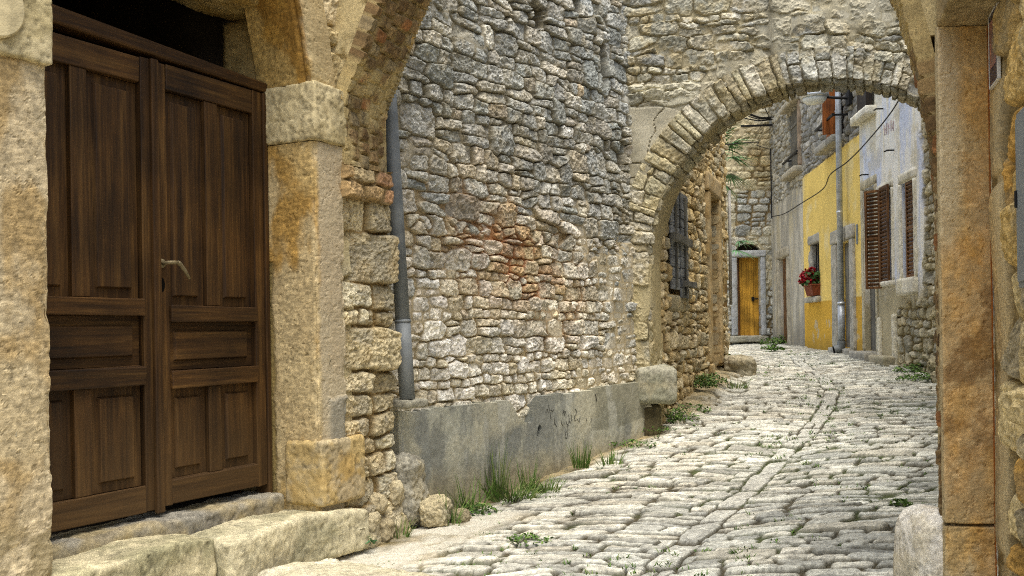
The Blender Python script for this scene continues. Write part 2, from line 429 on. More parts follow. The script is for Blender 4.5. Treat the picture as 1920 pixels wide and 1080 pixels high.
def mat_wood(name, dark, mid, light, ang=0, vertical=True, rough=.62, bump=.5, fine=1.0, weather=False):
    m, nt, b = new_mat(name, rough, .25)
    tc = nt.nodes.new('ShaderNodeTexCoord'); oi = nt.nodes.new('ShaderNodeObjectInfo')
    rt = nt.nodes.new('ShaderNodeMapping'); rt.inputs['Rotation'].default_value = (0, 0, -ang)
    nt.links.new(tc.outputs['Object'], rt.inputs['Vector'])
    sc = nt.nodes.new('ShaderNodeMapping')
    sc.inputs['Scale'].default_value = (26 * fine, 26 * fine, 1.1 * fine) if vertical else (1.1 * fine, 26 * fine, 26 * fine)
    nt.links.new(rt.outputs['Vector'], sc.inputs['Vector'])
    cmb = N(nt, 'ShaderNodeVectorMath', operation='ADD'); nt.links.new(sc.outputs['Vector'], cmb.inputs[0])
    k = N(nt, 'ShaderNodeVectorMath', operation='SCALE'); k.inputs[0].default_value = (37, 11, 23); nt.links.new(oi.outputs['Random'], k.inputs['Scale']); nt.links.new(k.outputs['Vector'], cmb.inputs[1])
    g = N(nt, 'ShaderNodeTexNoise', Scale=1.0, Detail=7, Roughness=.65, Distortion=.35); nt.links.new(cmb.outputs['Vector'], g.inputs['Vector'])
    cr = nt.nodes.new('ShaderNodeValToRGB'); e = cr.color_ramp.elements
    e[0].position = .30; e[0].color = (*dark, 1); e[1].position = .72; e[1].color = (*light, 1)
    x = e.new(.5); x.color = (*mid, 1)
    nt.links.new(g.outputs['Fac'], cr.inputs['Fac'])
    g3 = N(nt, 'ShaderNodeTexNoise', Scale=3.2, Detail=5); nt.links.new(tc.outputs['Object'], g3.inputs['Vector'])
    mr = N(nt, 'ShaderNodeMapRange'); mr.inputs['From Min'].default_value = .3; mr.inputs['From Max'].default_value = .7; mr.inputs['To Min'].default_value = .55; mr.inputs['To Max'].default_value = 1.45
    nt.links.new(g3.outputs['Fac'], mr.inputs['Value'])
    s1 = N(nt, 'ShaderNodeVectorMath', operation='SCALE'); nt.links.new(cr.outputs['Color'], s1.inputs[0]); nt.links.new(mr.outputs['Result'], s1.inputs['Scale'])
    sc2 = N(nt, 'ShaderNodeVectorMath', operation='SCALE'); nt.links.new(cmb.outputs['Vector'], sc2.inputs[0]); sc2.inputs['Scale'].default_value = 3.1
    fg = N(nt, 'ShaderNodeTexNoise', Scale=1.0, Detail=4, Roughness=.6); nt.links.new(sc2.outputs['Vector'], fg.inputs['Vector'])
    fm = N(nt, 'ShaderNodeMapRange'); fm.inputs['From Min'].default_value = .34; fm.inputs['From Max'].default_value = .60; fm.inputs['To Min'].default_value = .62; fm.inputs['To Max'].default_value = 1.15
    nt.links.new(fg.outputs['Fac'], fm.inputs['Value'])
    s3 = N(nt, 'ShaderNodeVectorMath', operation='SCALE'); nt.links.new(s1.outputs['Vector'], s3.inputs[0]); nt.links.new(fm.outputs['Result'], s3.inputs['Scale']); s1 = s3
    if weather:
        sp = nt.nodes.new('ShaderNodeSeparateXYZ'); nt.links.new(tc.outputs['Object'], sp.inputs[0])
        wz = N(nt, 'ShaderNodeMapRange'); wz.inputs['From Min'].default_value = -.25; wz.inputs['From Max'].default_value = -.9; nt.links.new(sp.outputs['Z'], wz.inputs['Value'])
        wn = N(nt, 'ShaderNodeMath', operation='MULTIPLY'); nt.links.new(wz.outputs['Result'], wn.inputs[0]); nt.links.new(g.outputs['Fac'], wn.inputs[1])
        mx = nt.nodes.new('ShaderNodeMix'); mx.data_type = 'RGBA'; nt.links.new(wn.outputs[0], mx.inputs[0]); nt.links.new(s1.outputs['Vector'], mx.inputs[6]); mx.inputs[7].default_value = (.105, .062, .025, 1)
        s1 = N(nt, 'ShaderNodeVectorMath', operation='ADD'); nt.links.new(mx.outputs[2], s1.inputs[0])
    mr2 = N(nt, 'ShaderNodeMapRange'); mr2.inputs['To Min'].default_value = .8; mr2.inputs['To Max'].default_value = 1.2; nt.links.new(oi.outputs['Random'], mr2.inputs['Value'])
    s2 = N(nt, 'ShaderNodeVectorMath', operation='SCALE'); nt.links.new(s1.outputs['Vector'], s2.inputs[0]); nt.links.new(mr2.outputs['Result'], s2.inputs['Scale'])
    nt.links.new(s2.outputs['Vector'], b.inputs['Base Color'])
    bp = N(nt, 'ShaderNodeBump', Strength=bump, Distance=.006); nt.links.new(g.outputs['Fac'], bp.inputs['Height']); nt.links.new(bp.outputs['Normal'], b.inputs['Normal'])
    M[name] = m; return m

mat_col('stone')
mat_col('stone_fine', amt=.18, bump=.3)
mat_col('paving', rough=.55, spec=.4, f1=45, f2=160, amt=.16, bump=.35)
mat_col('render', rough=.92, spec=.15, f1=30, f2=150, amt=.12, bump=.25)
mat_col('leaf', rough=.6, spec=.3, f1=20, f2=80, amt=.2, bump=.05)
wang = math.atan2(WF.d[1], WF.d[0])
dk, md, lt = np.array((.019, .0085, .0022)), np.array((.047, .0215, .0050)), np.array((.105, .053, .0135))
mat_wood('wood_upright', dk, md, lt, wang, True, weather=True)
mat_wood('wood_level', dk * .95, md * .95, lt * .9, wang, False, weather=True)
mat_wood('wood_grey', np.array((.11, .115, .118)), np.array((.21, .22, .225)), np.array((.33, .34, .34)), math.atan2(LF.d[1], LF.d[0]), False)
mat_wood('wood_grey_upright', np.array((.07, .066, .055)), np.array((.13, .125, .105)), np.array((.2, .19, .165)), 0, True)
mat_wood('wood_ochre', np.array((.26, .13, .015)), np.array((.42, .22, .025)), np.array((.5, .28, .04)), 0, True, fine=.5)
mat_wood('wood_orange', np.array((.16, .045, .008)), np.array((.32, .095, .016)), np.array((.42, .14, .03)), 0, True)
mat_wood('wood_louvre', np.array((.06, .027, .009)), np.array((.15, .066, .020)), np.array((.25, .125, .045)), 0, True)
mat_wood('wood_dark', np.array((.015, .010, .007)), np.array((.03, .02, .013)), np.array((.06, .042, .03)), 0, True)
mat_flat('zinc', (.17, .185, .185), .6, .3, .1, .22, 7, .08, col2=(.24, .255, .25))
mat_flat('street_zinc', (.40, .43, .45), .42, .4, .35, .18, 9, .05, col2=(.50, .53, .55))
mat_flat('dim_steel', (.30, .29, .26), .7, .3, .1, .2, 9, .05)
mat_flat('brass', (.20, .16, .085), .6, .3, .4, .25, 30, .05)
mat_flat('iron', (.012, .012, .012), .6, .3, .3, .2, 20, .1)
mat_flat('cable', (.010, .010, .011), .6, .3, 0, .2, 20, 0)
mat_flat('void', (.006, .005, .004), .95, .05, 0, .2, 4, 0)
mat_flat('unlit_room', (.05, .04, .03), .95, .05, 0, .3, 4, .1)  # room walls coloured near black, the indoor shade painted in
mat_flat('steel', (.58, .60, .61), .38, .5, .7, .1, 12, .02)
mat_flat('lamp_glass', (.75, .78, .76), .12, .5, 0, .05, 12, 0)
mat_flat('plaque_navy', (.018, .022, .06), .35, .4, 0, .15, 20, 0)
mat_flat('plaque_picture', (.30, .26, .28), .35, .4, 0, .5, 14, 0, col2=(.42, .16, .13))
mat_flat('white_paint', (.72, .72, .70), .5, .3, 0, .1, 30, 0)
mat_flat('grey_paint', (.20, .23, .25), .5, .3, 0, .1, 8, .05)
mat_flat('terracotta', (.20, .055, .025), .8, .2, 0, .3, 18, .2)
mat_flat('petal', (.24, .002, .008), .6, .2, 0, .5, 40, 0, col2=(.42, .008, .02))
mat_flat('charcoal', (.07, .068, .058), .8, .1, 0, .3, 40, 0)
mat_flat('faded_red', (.48, .38, .40), .9, .1, 0, .3, 40, 0)
mat_flat('glass_dark', (.012, .014, .016), .12, .5, 0, .3, 6, 0)
mat_flat('trunk', (.10, .07, .04), .9, .1, 0, .4, 20, .4)

# ------------------------------------------------------------------ ground and street
PY = [0, 2, 4, 5.5, 6.7, 8, 8.8, 10, 12, 13.5, 15.5, 20, 27, 60]
PZ = [-1.56, -1.45, -1.32, -1.25, -1.21, -1.08, -.98, -.87, -.68, -.63, -.54, -.48, -.46, -.4]
_yy = np.linspace(-5, 60, 6501); _zz = np.interp(_yy, PY, PZ); _k = np.hanning(91); _k /= _k.sum()
_zz = np.convolve(np.pad(_zz, 45, mode='edge'), _k, 'valid')
def gz(y): return np.interp(y, _yy, _zz)
CX = ([0, 2, 5, 6.6, 8.8, 10, 13.5, 16, 24, 28], [-.5, -.2, .5, 1.4, 3.0, 3.4, 4.4, 4.7, 5.2, 5.3])
_cc = np.interp(_yy, *CX); _k2 = np.hanning(121); _k2 /= _k2.sum(); _cc = np.convolve(np.pad(_cc, 60, mode='edge'), _k2, 'valid')
def cx(y): return np.interp(y, _yy, _cc)

def build_street():
    us = np.linspace(-2.45, 2.45, 620)
    ys = [2.4]
    while ys[-1] < 24.2: ys.append(ys[-1] + .0085 + .0012 * max(0, ys[-1] - 5))
    vs = np.array(ys)
    path = np.array([(.35, 4.2), (.76, 5.02), (1.22, 6.04), (1.66, 6.86), (2.27, 8.06), (2.8, 9.04), (3.32, 10.18), (3.67, 11.02), (3.92, 12.08), (4.1, 13.2), (4.41, 14.72), (4.9, 16.98), (5.2, 20), (5.3, 24)])
    pu = np.stack([path[:, 0] - cx(path[:, 1]), path[:, 1]], -1)
    dense = []
    for a, b in zip(pu[:-1], pu[1:]):
        for t in np.linspace(0, 1, 60, endpoint=False): dense.append(a + (b - a) * t)
    dense = np.array(dense); arc = np.concatenate([[0], np.cumsum(np.linalg.norm(np.diff(dense, axis=0), axis=1))])
    st = rubble(-2.5, 2.5, 2.3, 24.3, hr=(.06, .145), ar=(1.5, 4.2), rot=3, split=.5, tall=.05)
    trimmed = []
    for cu, cv, a, b, ro in st:                     # cobbles stop short of the drain strip
        pc = float(np.interp(cv, dense[:, 1], dense[:, 0])); sl = abs(float(np.interp(cv + .1, dense[:, 1], dense[:, 0])) - pc) / .1
        gap = .080 * math.hypot(1, sl) + b * sl * .55
        lo, hi = cu - a, cu + a
        if lo < pc + gap and hi > pc - gap:
            if cu > pc: lo = pc + gap
            else: hi = pc - gap
        if hi - lo > .05: trimmed.append(((lo + hi) / 2, cv, (hi - lo) / 2, b, ro))
    st = np.array(trimmed)
    chan = []; a = .0
    while a < arc[-1] - .3:
        L = rng.uniform(.26, .55); p = np.array([np.interp(a + L / 2, arc, dense[:, k]) for k in (0, 1)])
        q = np.array([np.interp(a + L, arc, dense[:, k]) for k in (0, 1)]) - np.array([np.interp(a, arc, dense[:, k]) for k in (0, 1)])
        an = math.atan2(q[1], q[0])
        if rng.random() < .25:
            nn = np.array([-math.sin(an), math.cos(an)])
            for sg in (-1, 1): chan.append((*(p + nn * .044 * sg), L / 2, .040, an))
        else: chan.append((*p, L / 2, .082, an))
        a += L
    nc = len(chan); st = np.concatenate([st, np.array(chan)])
    m = masonry(us, vs, st, 3, joint=.0038, edge=.009, p=9, depth=.020, prot=.007, tilt=.035, rough=.004, warp=.03, wsc=1.3, gap=.022, facet=9, planes=.004)
    X = m.U + cx(m.V)
    base = pal(len(st), ['cdcbbd', 'c3c2b6', 'b5b4a9', 'd4d0c0', 'beb9a8', 'a9a79b'], [3, 3, 2, 2, 1.5, 1])
    base[-nc:] = lin('c6c4b8') * rng.uniform(.95, 1.1, (nc, 1))
    # paler and warmer to the left near side, greyer to the right
    C = paint(m, base, lin('4a422b'), .10)
    lam = fbm(m.U, m.V, 10, 3, 95, .22, 3.2) - .5; lam = lam * (m.ID < len(st) - nc); C = C * (1 + .38 * lam)[..., None]; m.H = m.H + .006 * lam * m.T
    ch = sstep(.2, .8, m.U / 2.4 * .5 + .5 + .5 * (fbm(m.U, m.V, .9, 2, 77) - .5))
    C = C * mix(np.ones(3) * np.array([1.02, 1.0, .96]), np.array([.88, .90, .90]), ch)
    green = sstep(.52, .66, fbm(m.U, m.V, 1.6, 4, 78)) * (1 - m.S) * .8
    C = mix(C, lin('4a5526'), green)
    worn = sstep(.5, .72, fbm(m.U, m.V, 3.0, 4, 79, 1, .5))
    C = mix(C, C * np.array([.74, .74, .73]), worn * .7)
    # earth strips at the foot of the walls
    d_m = (X - MF.o[0]) * MF.n[0] + (m.V - MF.o[1]) * MF.n[1]
    s_m = (X - MF.o[0]) * MF.d[0] + (m.V - MF.o[1]) * MF.d[1]
    e1 = (1 - sstep(.10, .26, d_m + .14 * (fbm(m.U, m.V, 4, 3, 81) - .5))) * (s_m > .1) * (s_m < 3.9)
    d_l = (X - LF.o[0]) * LF.n[0] + (m.V - LF.o[1]) * LF.n[1]
    s_l = (X - LF.o[0]) * LF.d[0] + (m.V - LF.o[1]) * LF.d[1]
    e2 = (1 - sstep(.10, .40, d_l + .16 * (fbm(m.U, m.V, 4, 3, 82) - .5))) * sstep(-.5, .3, s_l) * sstep(4.5, 4.1, s_l)
    d_w = (X - WF.o[0]) * WF.n[0] + (m.V - WF.o[1]) * WF.n[1]
    e3 = (1 - sstep(.35, .60, d_w + .16 * (fbm(m.U, m.V, 5, 3, 84) - .5))) * (m.V < 6.3)
    E = np.clip(np.maximum(np.maximum(e1, e2), e3), 0, 1)
    dirt = mix(np.broadcast_to(lin('9a8962'), C.shape), lin('6b5f3d'), sstep(.42, .6, fbm(m.U, m.V, 6, 4, 83)))
    dirt = mix(dirt, np.broadcast_to(lin('c6c0ad'), C.shape), e3 * sstep(.25, .48, fbm(m.U, m.V, 3, 3, 86)))
    C = mix(C, dirt, E * .92)
    H = m.H * (1 - E * .75) + E * (.03 * (fbm(m.U, m.V, 9, 4, 85) - .3) + .01) + .035 * (fbm(m.U, m.V, .8, 2, 87) - .5) + e2 * .07 - e1 * .02
    H = H - .03 * np.exp(-((np.min(np.abs(m.U[..., None] - np.interp(vs, dense[:, 1], dense[:, 0])[:, None, None]), -1)) / .35) ** 2)
    def mp(U, V, Hh): return np.stack([U + cx(V), V, gz(V) + Hh], -1)
    o = surf('street', us, vs, H, C, mp, M['paving'], thick=.12)
    tag(o, 'pale worn limestone cobbles with a line of drain slabs winding uphill', 'street', kind='structure')
    return dense
PATH = build_street()

def build_ground():
    xs = np.linspace(-40, 50, 91); vs = np.concatenate([np.linspace(-20, 0, 11), np.linspace(.5, 30, 60), np.linspace(32, 70, 20)])
    U, V = np.meshgrid(xs, vs)
    C = mix(np.broadcast_to(lin('9a9078'), U.shape + (3,)), lin('7d7254'), fbm(U, V, .7, 3, 90))
    o = surf('ground', xs, vs, np.zeros(U.shape), C, lambda U, V, H: np.stack([U, V, gz(V) - .09 + H], -1), M['stone'], skirt=False)
    tag(o, 'bare earth under the lane and houses', 'ground', kind='structure')
build_ground()

# ------------------------------------------------------------------ left house with the double door
house = thing('portal_house', tuple(WF.p(-.8, 0, -.95)), 'near left house with brown wooden double door between tall carved stone pilasters', 'house')
WARM = ['b29467', 'a98a58', 'c2a97c', 'bda884', 'a27f4a']

def stone_skin(name, us, vs, mp, parent, c0, c1, c2, seed, tool=True, chips=(), thick=.05, mat='stone_fine', hamp=.006):
    U, V = np.meshgrid(us, vs)
    n = fbm(U, V, 6, 4, seed)
    C = mix(np.broadcast_to(lin(c0), U.shape + (3,)), lin(c1), sstep(.40, .60, fbm(U, V, 3.2, 4, seed + 1)))
    C = mix(C, lin(c2), .8 * sstep(.48, .62, fbm(U, V, 2.4, 5, seed + 2, 1.4, .7)))
    C = C * (1 + .7 * (fbm(U, V, 45, 3, seed + 3) - .5)[..., None])
    H = hamp * 2 * (n - .5) + .004 * (fbm(U, V, 40, 3, seed + 4) - .5)
    if tool:
        tl = fbm(U, V, 60, 2, seed + 5, .5, 1.4) - .5
        H = H + .0022 * tl; C = C * (1 + .55 * tl[..., None])
        gr = fbm(U, V, 110, 1, seed + 8) - .5; C = C * (1 + .5 * gr[..., None])
    pit = sstep(.70, .78, fbm(U, V, 34, 3, seed + 6)); H = H - .003 * pit; C = mix(C, C * .78, pit)
    for (ec, w) in chips:                       # broken arrises
        e = np.exp(-((U - ec) / w) ** 2) * (fbm(U, V, 9, 3, seed + 7) - .38).clip(0) * 3
        H = H - .02 * e; C = mix(C, lin('cdbf9c'), np.clip(e, 0, 1) * .6)
    return U, V, H, C, lambda HH, CC: surf(name, us, vs, HH, CC, mp, M[mat], parent, thick=thick)

def corner_map(fr, w, h_face, shift=None, lean=0):
    """u < w runs over the reveal, u > w over the street face; corner at s=0"""
    def mp(U, V, H):
        sh = shift(V) if shift else 0
        r = .018
        t = np.clip((U - (w - r)) / (2 * r), 0, 1)
        s = np.where(U < w, 0, U - w); h = np.where(U < w, -(w - U), 0)
        k = np.sin(np.pi * t) * r * .3
        ns, nh = -np.cos(t * np.pi / 2), np.sin(t * np.pi / 2)
        return fr.p(s + sh + ns * (H - k), h + h_face + nh * (H - k), V)
    return mp

w = .39
us = axis(0, w + .245, .007); vs = axis(-1.0, 1.04, .007)
U, V, H, C, fin = stone_skin('pilaster', us, vs, corner_map(WF, w, 0), house, 'ba9f68', 'a98648', 'bfad84', 20, chips=((w, .02), (w + .24, .02)), hamp=.004)
C = mix(C, np.broadcast_to(lin('b3a68a'), C.shape), sstep(w + .01, w + .05, U + .05 * (fbm(U, V, 6, 3, 24) - .5)) * .85)     # pale street face
mort = (1 - sstep(.06, .10, U + .05 * (fbm(U, V, 5, 3, 25) - .5))) * (V < .4)
C = mix(C, np.broadcast_to(lin('96814f'), C.shape), mort); H = H - .012 * mort
gm = sstep(.42, .55, 1 - abs(V + .62) / .55 + .5 * (fbm(U, V, 7, 3, 26) - .5)) * sstep(w + .06, w + .12, U) * (V < -.35)
C = mix(C, np.broadcast_to(lin('8d8878'), C.shape), gm * .9); H = H + gm * .012
fin(H, C)
# upper jamb with the start of the portal arch
sh = lambda V: -.083 * (np.clip((V - 1.36) / .41, 0, 3)) ** 1.3
us = axis(0, w + .205, .007); vs = axis(1.36, 2.5, .008)
U, V, H, C, fin = stone_skin('upper_jamb', us, vs, corner_map(WF, w, -.01, sh), house, 'a98440', '8d6a30', 'b59a60', 30, chips=((w, .03),))
C = mix(C, np.broadcast_to(lin('b3a37c'), C.shape), sstep(w - .02, w + .03, U + .06 * (fbm(U, V, 6, 3, 34) - .5)) * .8)
gro = np.exp(-((U - w + .05) / .012) ** 2); H = H - .012 * gro
fin(H, C)
bx = dict(step=.008, freq=6)
block('impost', WF, (-.015, .275), (-.40, .022), (1.045, 1.362), r=.016, amp=.012, cols=('c6b78e', 'a8986c', '8b7b54'), seed=4, mat=M['stone_fine'], parent=house, **bx)
block('plinth_block', WF, (-.02, .36), (-.23, .045), (-.94, -.585), r=.025, amp=.010, cols=('b8a06c', 'ad915a', 'a8a18c'), seed=6, mat=M['stone_fine'], parent=house, **bx)

# left pilaster
def lmap(fr, w, h_face):
    def mp(U, V, H):
        s = np.where(U < w, -1.6, -1.6 - (U - w)); h = np.where(U < w, -(w - U), 0)
        rs = np.where(U < w, 1, 0)
        return fr.p(s + rs * H, h + h_face + (1 - rs) * H, V)
    return mp
us = axis(0, w + .62, .007); vs = axis(-1.35, 1.07, .007)
U, V, H, C, fin = stone_skin('pilaster', us, vs, lmap(WF, w, 0), house, 'b3a27e', 'a38c62', 'b9aa8a', 40, chips=((w, .03),), hamp=.004)
rag = sstep(-.62, -.80, V + .3 * (fbm(U, V, 4, 4, 46) - .5))
C = mix(C, np.broadcast_to(lin('8f8160'), C.shape), rag * .8 * sstep(.4, .55, fbm(U, V, 7, 3, 47))); H = H + rag * .03 * (fbm(U, V, 11, 4, 48) - .6)
bl = sstep(-.90, -.96, V + .1 * (fbm(U, V, 3, 3, 49) - .5)); C = mix(C, np.broadcast_to(lin('b58c4a'), C.shape), bl * .6); H = H + bl * .012
fin(H, C)
imp = block('impost', WF, (-2.25, -1.585), (-.40, .03), (1.065, 1.62), r=.014, amp=.010, cols=('bdb08b', 'b3a57c', '968860'), seed=9, mat=M['stone_fine'], parent=house, **bx)
mb = MB(); cc = WF.p(-1.83, .028, 1.37); fo = []
prof = [(.125, -.01), (.124, .010), (.117, .016), (.0, .022)]
rings = [[WF.p(-1.845 + r * math.cos(a), .038 + d, 1.235 + r * math.sin(a)) for a in np.linspace(0, 2 * math.pi, 48, endpoint=False)] for r, d in prof[:-1]]
pts = [q for rg in rings for q in rg]; fcs = []
for i in range(len(rings) - 1):
    for k in range(48): fcs.append((i * 48 + k, i * 48 + (k + 1) % 48, (i + 1) * 48 + (k + 1) % 48, (i + 1) * 48 + k))
fcs.append(tuple((len(rings) - 1) * 48 + k for k in range(48)))
mb.poly(pts, fcs)
mat_flat('roundel_stone', lin('c3b58e'), .9, .1, 0, .25, 14, .4)
mb.build('roundel', M['roundel_stone'], imp, smooth=False)

# house wall with opening, lintel, dark room behind
us = axis(-4.2, .34, .016, (-1.75, .1)); vs = axis(-1.4, 3.4, .016, (1.9,))
st = rubble(-4.3, .5, -1.5, 3.5, (.10, .22), (1.1, 2.2))
m = masonry(us, vs, st, 101, depth=.03, warp=.03)
C = paint(m, pal(len(st), ['b8a884', 'a5946c', '9a9076']), lin('8d7a50'))
pl = sstep(.38, .5, fbm(m.U, m.V, 1.3, 4, 102)); C = mix(C, lin('c1b288') * (1 + .4 * (fbm(m.U, m.V, 9, 3, 103) - .5))[..., None], pl * .9)
H = m.H * (1 - pl) + pl * .035
surf('wall', us, vs, H - .07, C, WF.map(), M['stone'], house, hole_keep(us, vs, [(-1.75, .1, -1.4, 1.9)]), thick=.5)
block('lintel', DF, (-1.75, .12), (-.28, .09), (1.79, 2.3), r=.03, amp=.015, cols=('b29a62', '9c8148', 'b8a67a'), seed=12, parent=house, step=.025)
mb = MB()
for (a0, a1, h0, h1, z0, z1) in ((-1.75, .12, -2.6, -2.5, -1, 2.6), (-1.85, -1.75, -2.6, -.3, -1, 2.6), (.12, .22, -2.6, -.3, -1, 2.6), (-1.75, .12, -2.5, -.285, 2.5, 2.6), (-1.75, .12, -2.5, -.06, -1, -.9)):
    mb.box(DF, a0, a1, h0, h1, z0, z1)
mb.build('room', M['unlit_room'], house)
# inner jamb stones behind the door plane
block('inner_jamb', DF, (.005, .115), (-.29, -.03), (-.9, 1.785), r=.02, amp=.012, cols=('9a8455', '8a744a', 'a3946c'), seed=14, parent=house, step=.03)
block('threshold', DF, (-1.60, -.02), (-.10, .16), (-1.02, -.880), r=.03, amp=.02, cols=('8f8a7c', '9d8f6c', '7d776a'), seed=15, parent=house, step=.014, freq=8)

# the door itself
mb = MB(); mb.hexa([DF.p(*q) for q in ((-1.62, -.05, 1.375), (0, -.05, 1.337), (0, .055, 1.337), (-1.62, .055, 1.375), (-1.62, -.05, 1.462), (0, -.05, 1.392), (0, .055, 1.392), (-1.62, .055, 1.462))])
mb.build('transom_beam', M['wood_level'], house, .012)
mb = MB(); mb.box(DF, -.035, .0, -.05, .05, -.89, 1.334, .003); mb.build('door_post', M['wood_upright'], house, .006)
def leaf(a0, a1, dz, handle, zb):
    b = MB()
    sw = .075
    b.box(DF, a0, a1, -.03, .006, zb + .02, 1.325)
    b.box(DF, a0, a0 + sw, .006, .045, zb, 1.333, .004); b.box(DF, a1 - sw, a1, .006, .045, zb, 1.333, .004)
    lf = b.build('door_leaf', M['wood_upright'], house, .004)
    i0, i1 = a0 + sw + .001, a1 - sw - .001; mid = (i0 + i1) / 2
    zr = [(zb, zb + .125), (-.265 + dz, -.175 + dz), (.065 + dz, .145 + dz), (1.205, 1.331)]
    for (z0, z1), pr in zip(zr, (.052, .062, .062, .044)):
        q = MB().box(DF, i0, i1, .006, pr, z0, z1, .005); q.build('rail', M['wood_level'], lf, .005)
    def panel(x0, x1, z0, z1, mat):
        q = MB(); q.box(DF, x0, x1, .004, .014, z0, z1)
        e = .042
        c = [(x0 + e, .013, z0 + e), (x1 - e, .013, z0 + e), (x1 - e, .013, z1 - e), (x0 + e, .013, z1 - e)]
        k = .01
        d = [(x0 + e + k, .030, z0 + e + k), (x1 - e - k, .030, z0 + e + k), (x1 - e - k, .030, z1 - e - k), (x0 + e + k, .030, z1 - e - k)]
        q.hexa([DF.p(*t) for t in c + d]); q.build('panel', M[mat], lf, .002)
    def mull(z0, z1):
        q = MB().box(DF, mid - .045, mid + .045, .006, .040, z0, z1, .002); q.build('mullion', M['wood_upright'], lf, .004)
    g = .001
    mull(zr[2][1] + g, zr[3][0] - g); mull(zr[0][1] + g, zr[1][0] - g)
    for z0, z1 in ((zr[2][1] + g, zr[3][0] - g), (zr[0][1] + g, zr[1][0] - g)):
        panel(i0 + g, mid - .046, z0, z1, 'wood_upright'); panel(mid + .046, i1 - g, z0, z1, 'wood_upright')
    panel(i0 + g, i1 - g, zr[1][1] + g, zr[2][0] - g, 'wood_level')
    if handle:
        hs = a0 + .034
        q = MB(); z = .35
        q.tube([DF.p(hs, .045, z), DF.p(hs, .05, z), DF.p(hs, .051, z)], [.022, .022, .012], 14)
        q.tube([DF.p(hs, .05, z), DF.p(hs, .088, z + .002), DF.p(hs + .012, .097, z + .003), DF.p(hs + .055, .098, z + .004)], [.009, .009, .0095, .010], 10)
        q.tube([DF.p(hs + .05, .098, z + .006), DF.p(hs + .062, .098, z), DF.p(hs + .095, .098, z - .032), DF.p(hs + .125, .097, z - .072)], [.010, .0115, .010, .007], 10)
        q.build('handle', M['brass'], lf, smooth=True)
        q = MB(); z = .245
        ring = [DF.p(hs + .016 * math.cos(t), .0465, z + .034 * math.sin(t)) for t in np.linspace(0, 2 * math.pi, 20, endpoint=False)]
        ring2 = [p + np.array([*DF.n, 0]) * -.004 for p in ring]
        q.poly(ring + ring2, [tuple(range(20))] + [(k, (k + 1) % 20, 20 + (k + 1) % 20, 20 + k) for k in range(20)])
        q.build('keyhole', M['void'], lf)
leaf(-.785, -.038, 0, True, -.835)
leaf(-1.61, -.79, .03, False, -.845)
mb = MB(); mb.box(DF, -.815, -.772, .046, .066, -.86, 1.334, .003); mb.build('cover_strip', M['wood_upright'], house, .006)

# step slabs
def slab_shape(k):
    def f(p, half):
        q = p.copy(); t = p[:, 0] / half[0]
        q[:, 2] += .02 * np.sin(t * 2.1 + k) * (p[:, 2] > 0); q[:, 1] += .025 * np.sin(t * 3 + k * 2); return q
    return f
o = block('step_slab', WF, (-1.62, -.785), (-.27, .07), (-1.26, -.935), r=.02, amp=.017, freq=4, step=.010, cols=('c0b592', '9f9876', '7f7b5e'), seed=21, shape=slab_shape(1), tilt=-.03)
tag(recentre(o, tuple(WF.p(-1.15, -.1, -1.26))), 'rough stone doorstep slab with a cracked top, below the left door leaf', 'step', 'stone slabs of the doorstep')
o = block('step_slab', WF, (-.775, .305), (-.24, .09), (-1.215, -.975), r=.02, amp=.017, freq=4, step=.010, cols=('c2b897', 'a39c7d', '86826a'), seed=24, shape=slab_shape(2))
tag(recentre(o, tuple(WF.p(-.15, -.1, -1.21))), 'long thick stone doorstep slab below the right door leaf and pilaster', 'step', 'stone slabs of the doorstep')
o = block('step_slab', WF, (-.70, -.17), (.16, .90), (-1.38, -1.135), r=.05, amp=.022, freq=4, step=.011, cols=('cbc3aa', 'b5ad90', '979077'), seed=27, shape=slab_shape(3))
tag(recentre(o, tuple(WF.p(-.4, .5, -1.33))), 'low pale stone slab on the street in front of the raised doorstep', 'step', 'stone slabs of the doorstep')
# ------------------------------------------------------------------ near brick archway
A = np.array([*WF.p(.595, 0, 0)[:2]]); A1 = np.array([*WF.p(.245, 0, 0)[:2]])
B = np.array([2.17, 4.85]); B1 = np.array([1.935, 4.31])
arch = thing('brick_archway', tuple(WF.p(.5, -.1, -1.2)), 'brick lined archway spanning the lane from the rubble pier by the double door', 'archway')
# pier: rubble and ashlar
us = axis(.225, .725, .006); vs = axis(-1.35, .80, .006)
st = []
v = -1.36
for hh, n in ((.20, 2), (.16, 3), (.15, 2), (.14, 3), (.09, 3), (.13, 2), (.12, 2), (.13, 2), (.26, 1), (.10, 3), (.15, 2), (.30, 1), (.26, 1.5), (.13, 2), (.10, 2)):
    ws = rng.uniform(.7, 1.3, max(1, int(round(n)))); ws *= .56 / ws.sum(); u = .22
    for x in ws:
        st.append((u + x / 2, v + hh / 2 + rng.normal(0, .006), x / 2, hh / 2, rng.normal(0, .03))); u += x
    v += hh
st = np.array(st)
m = masonry(us, vs, st, 120, joint=.006, edge=.018, p=4.5, depth=.026, prot=.010, tilt=.12, rough=.016, warp=.030, gap=.012, planes=.018)
base = pal(len(st), ['c0b28f', 'b8aa86', 'ac9e7c', 'c8be9f', 'a59878'])
C = paint(m, base, lin('8a744b'), .12, lichen=lin('8d8878'), lamt=.5, warm=lin('ab9262'), wamt=.3)
bulge = .05 * sstep(-.75, -1.15, m.V)
surf('pier', us, vs, m.H - .05 + bulge, C, WF.map(), M['stone'], arch, thick=.45)
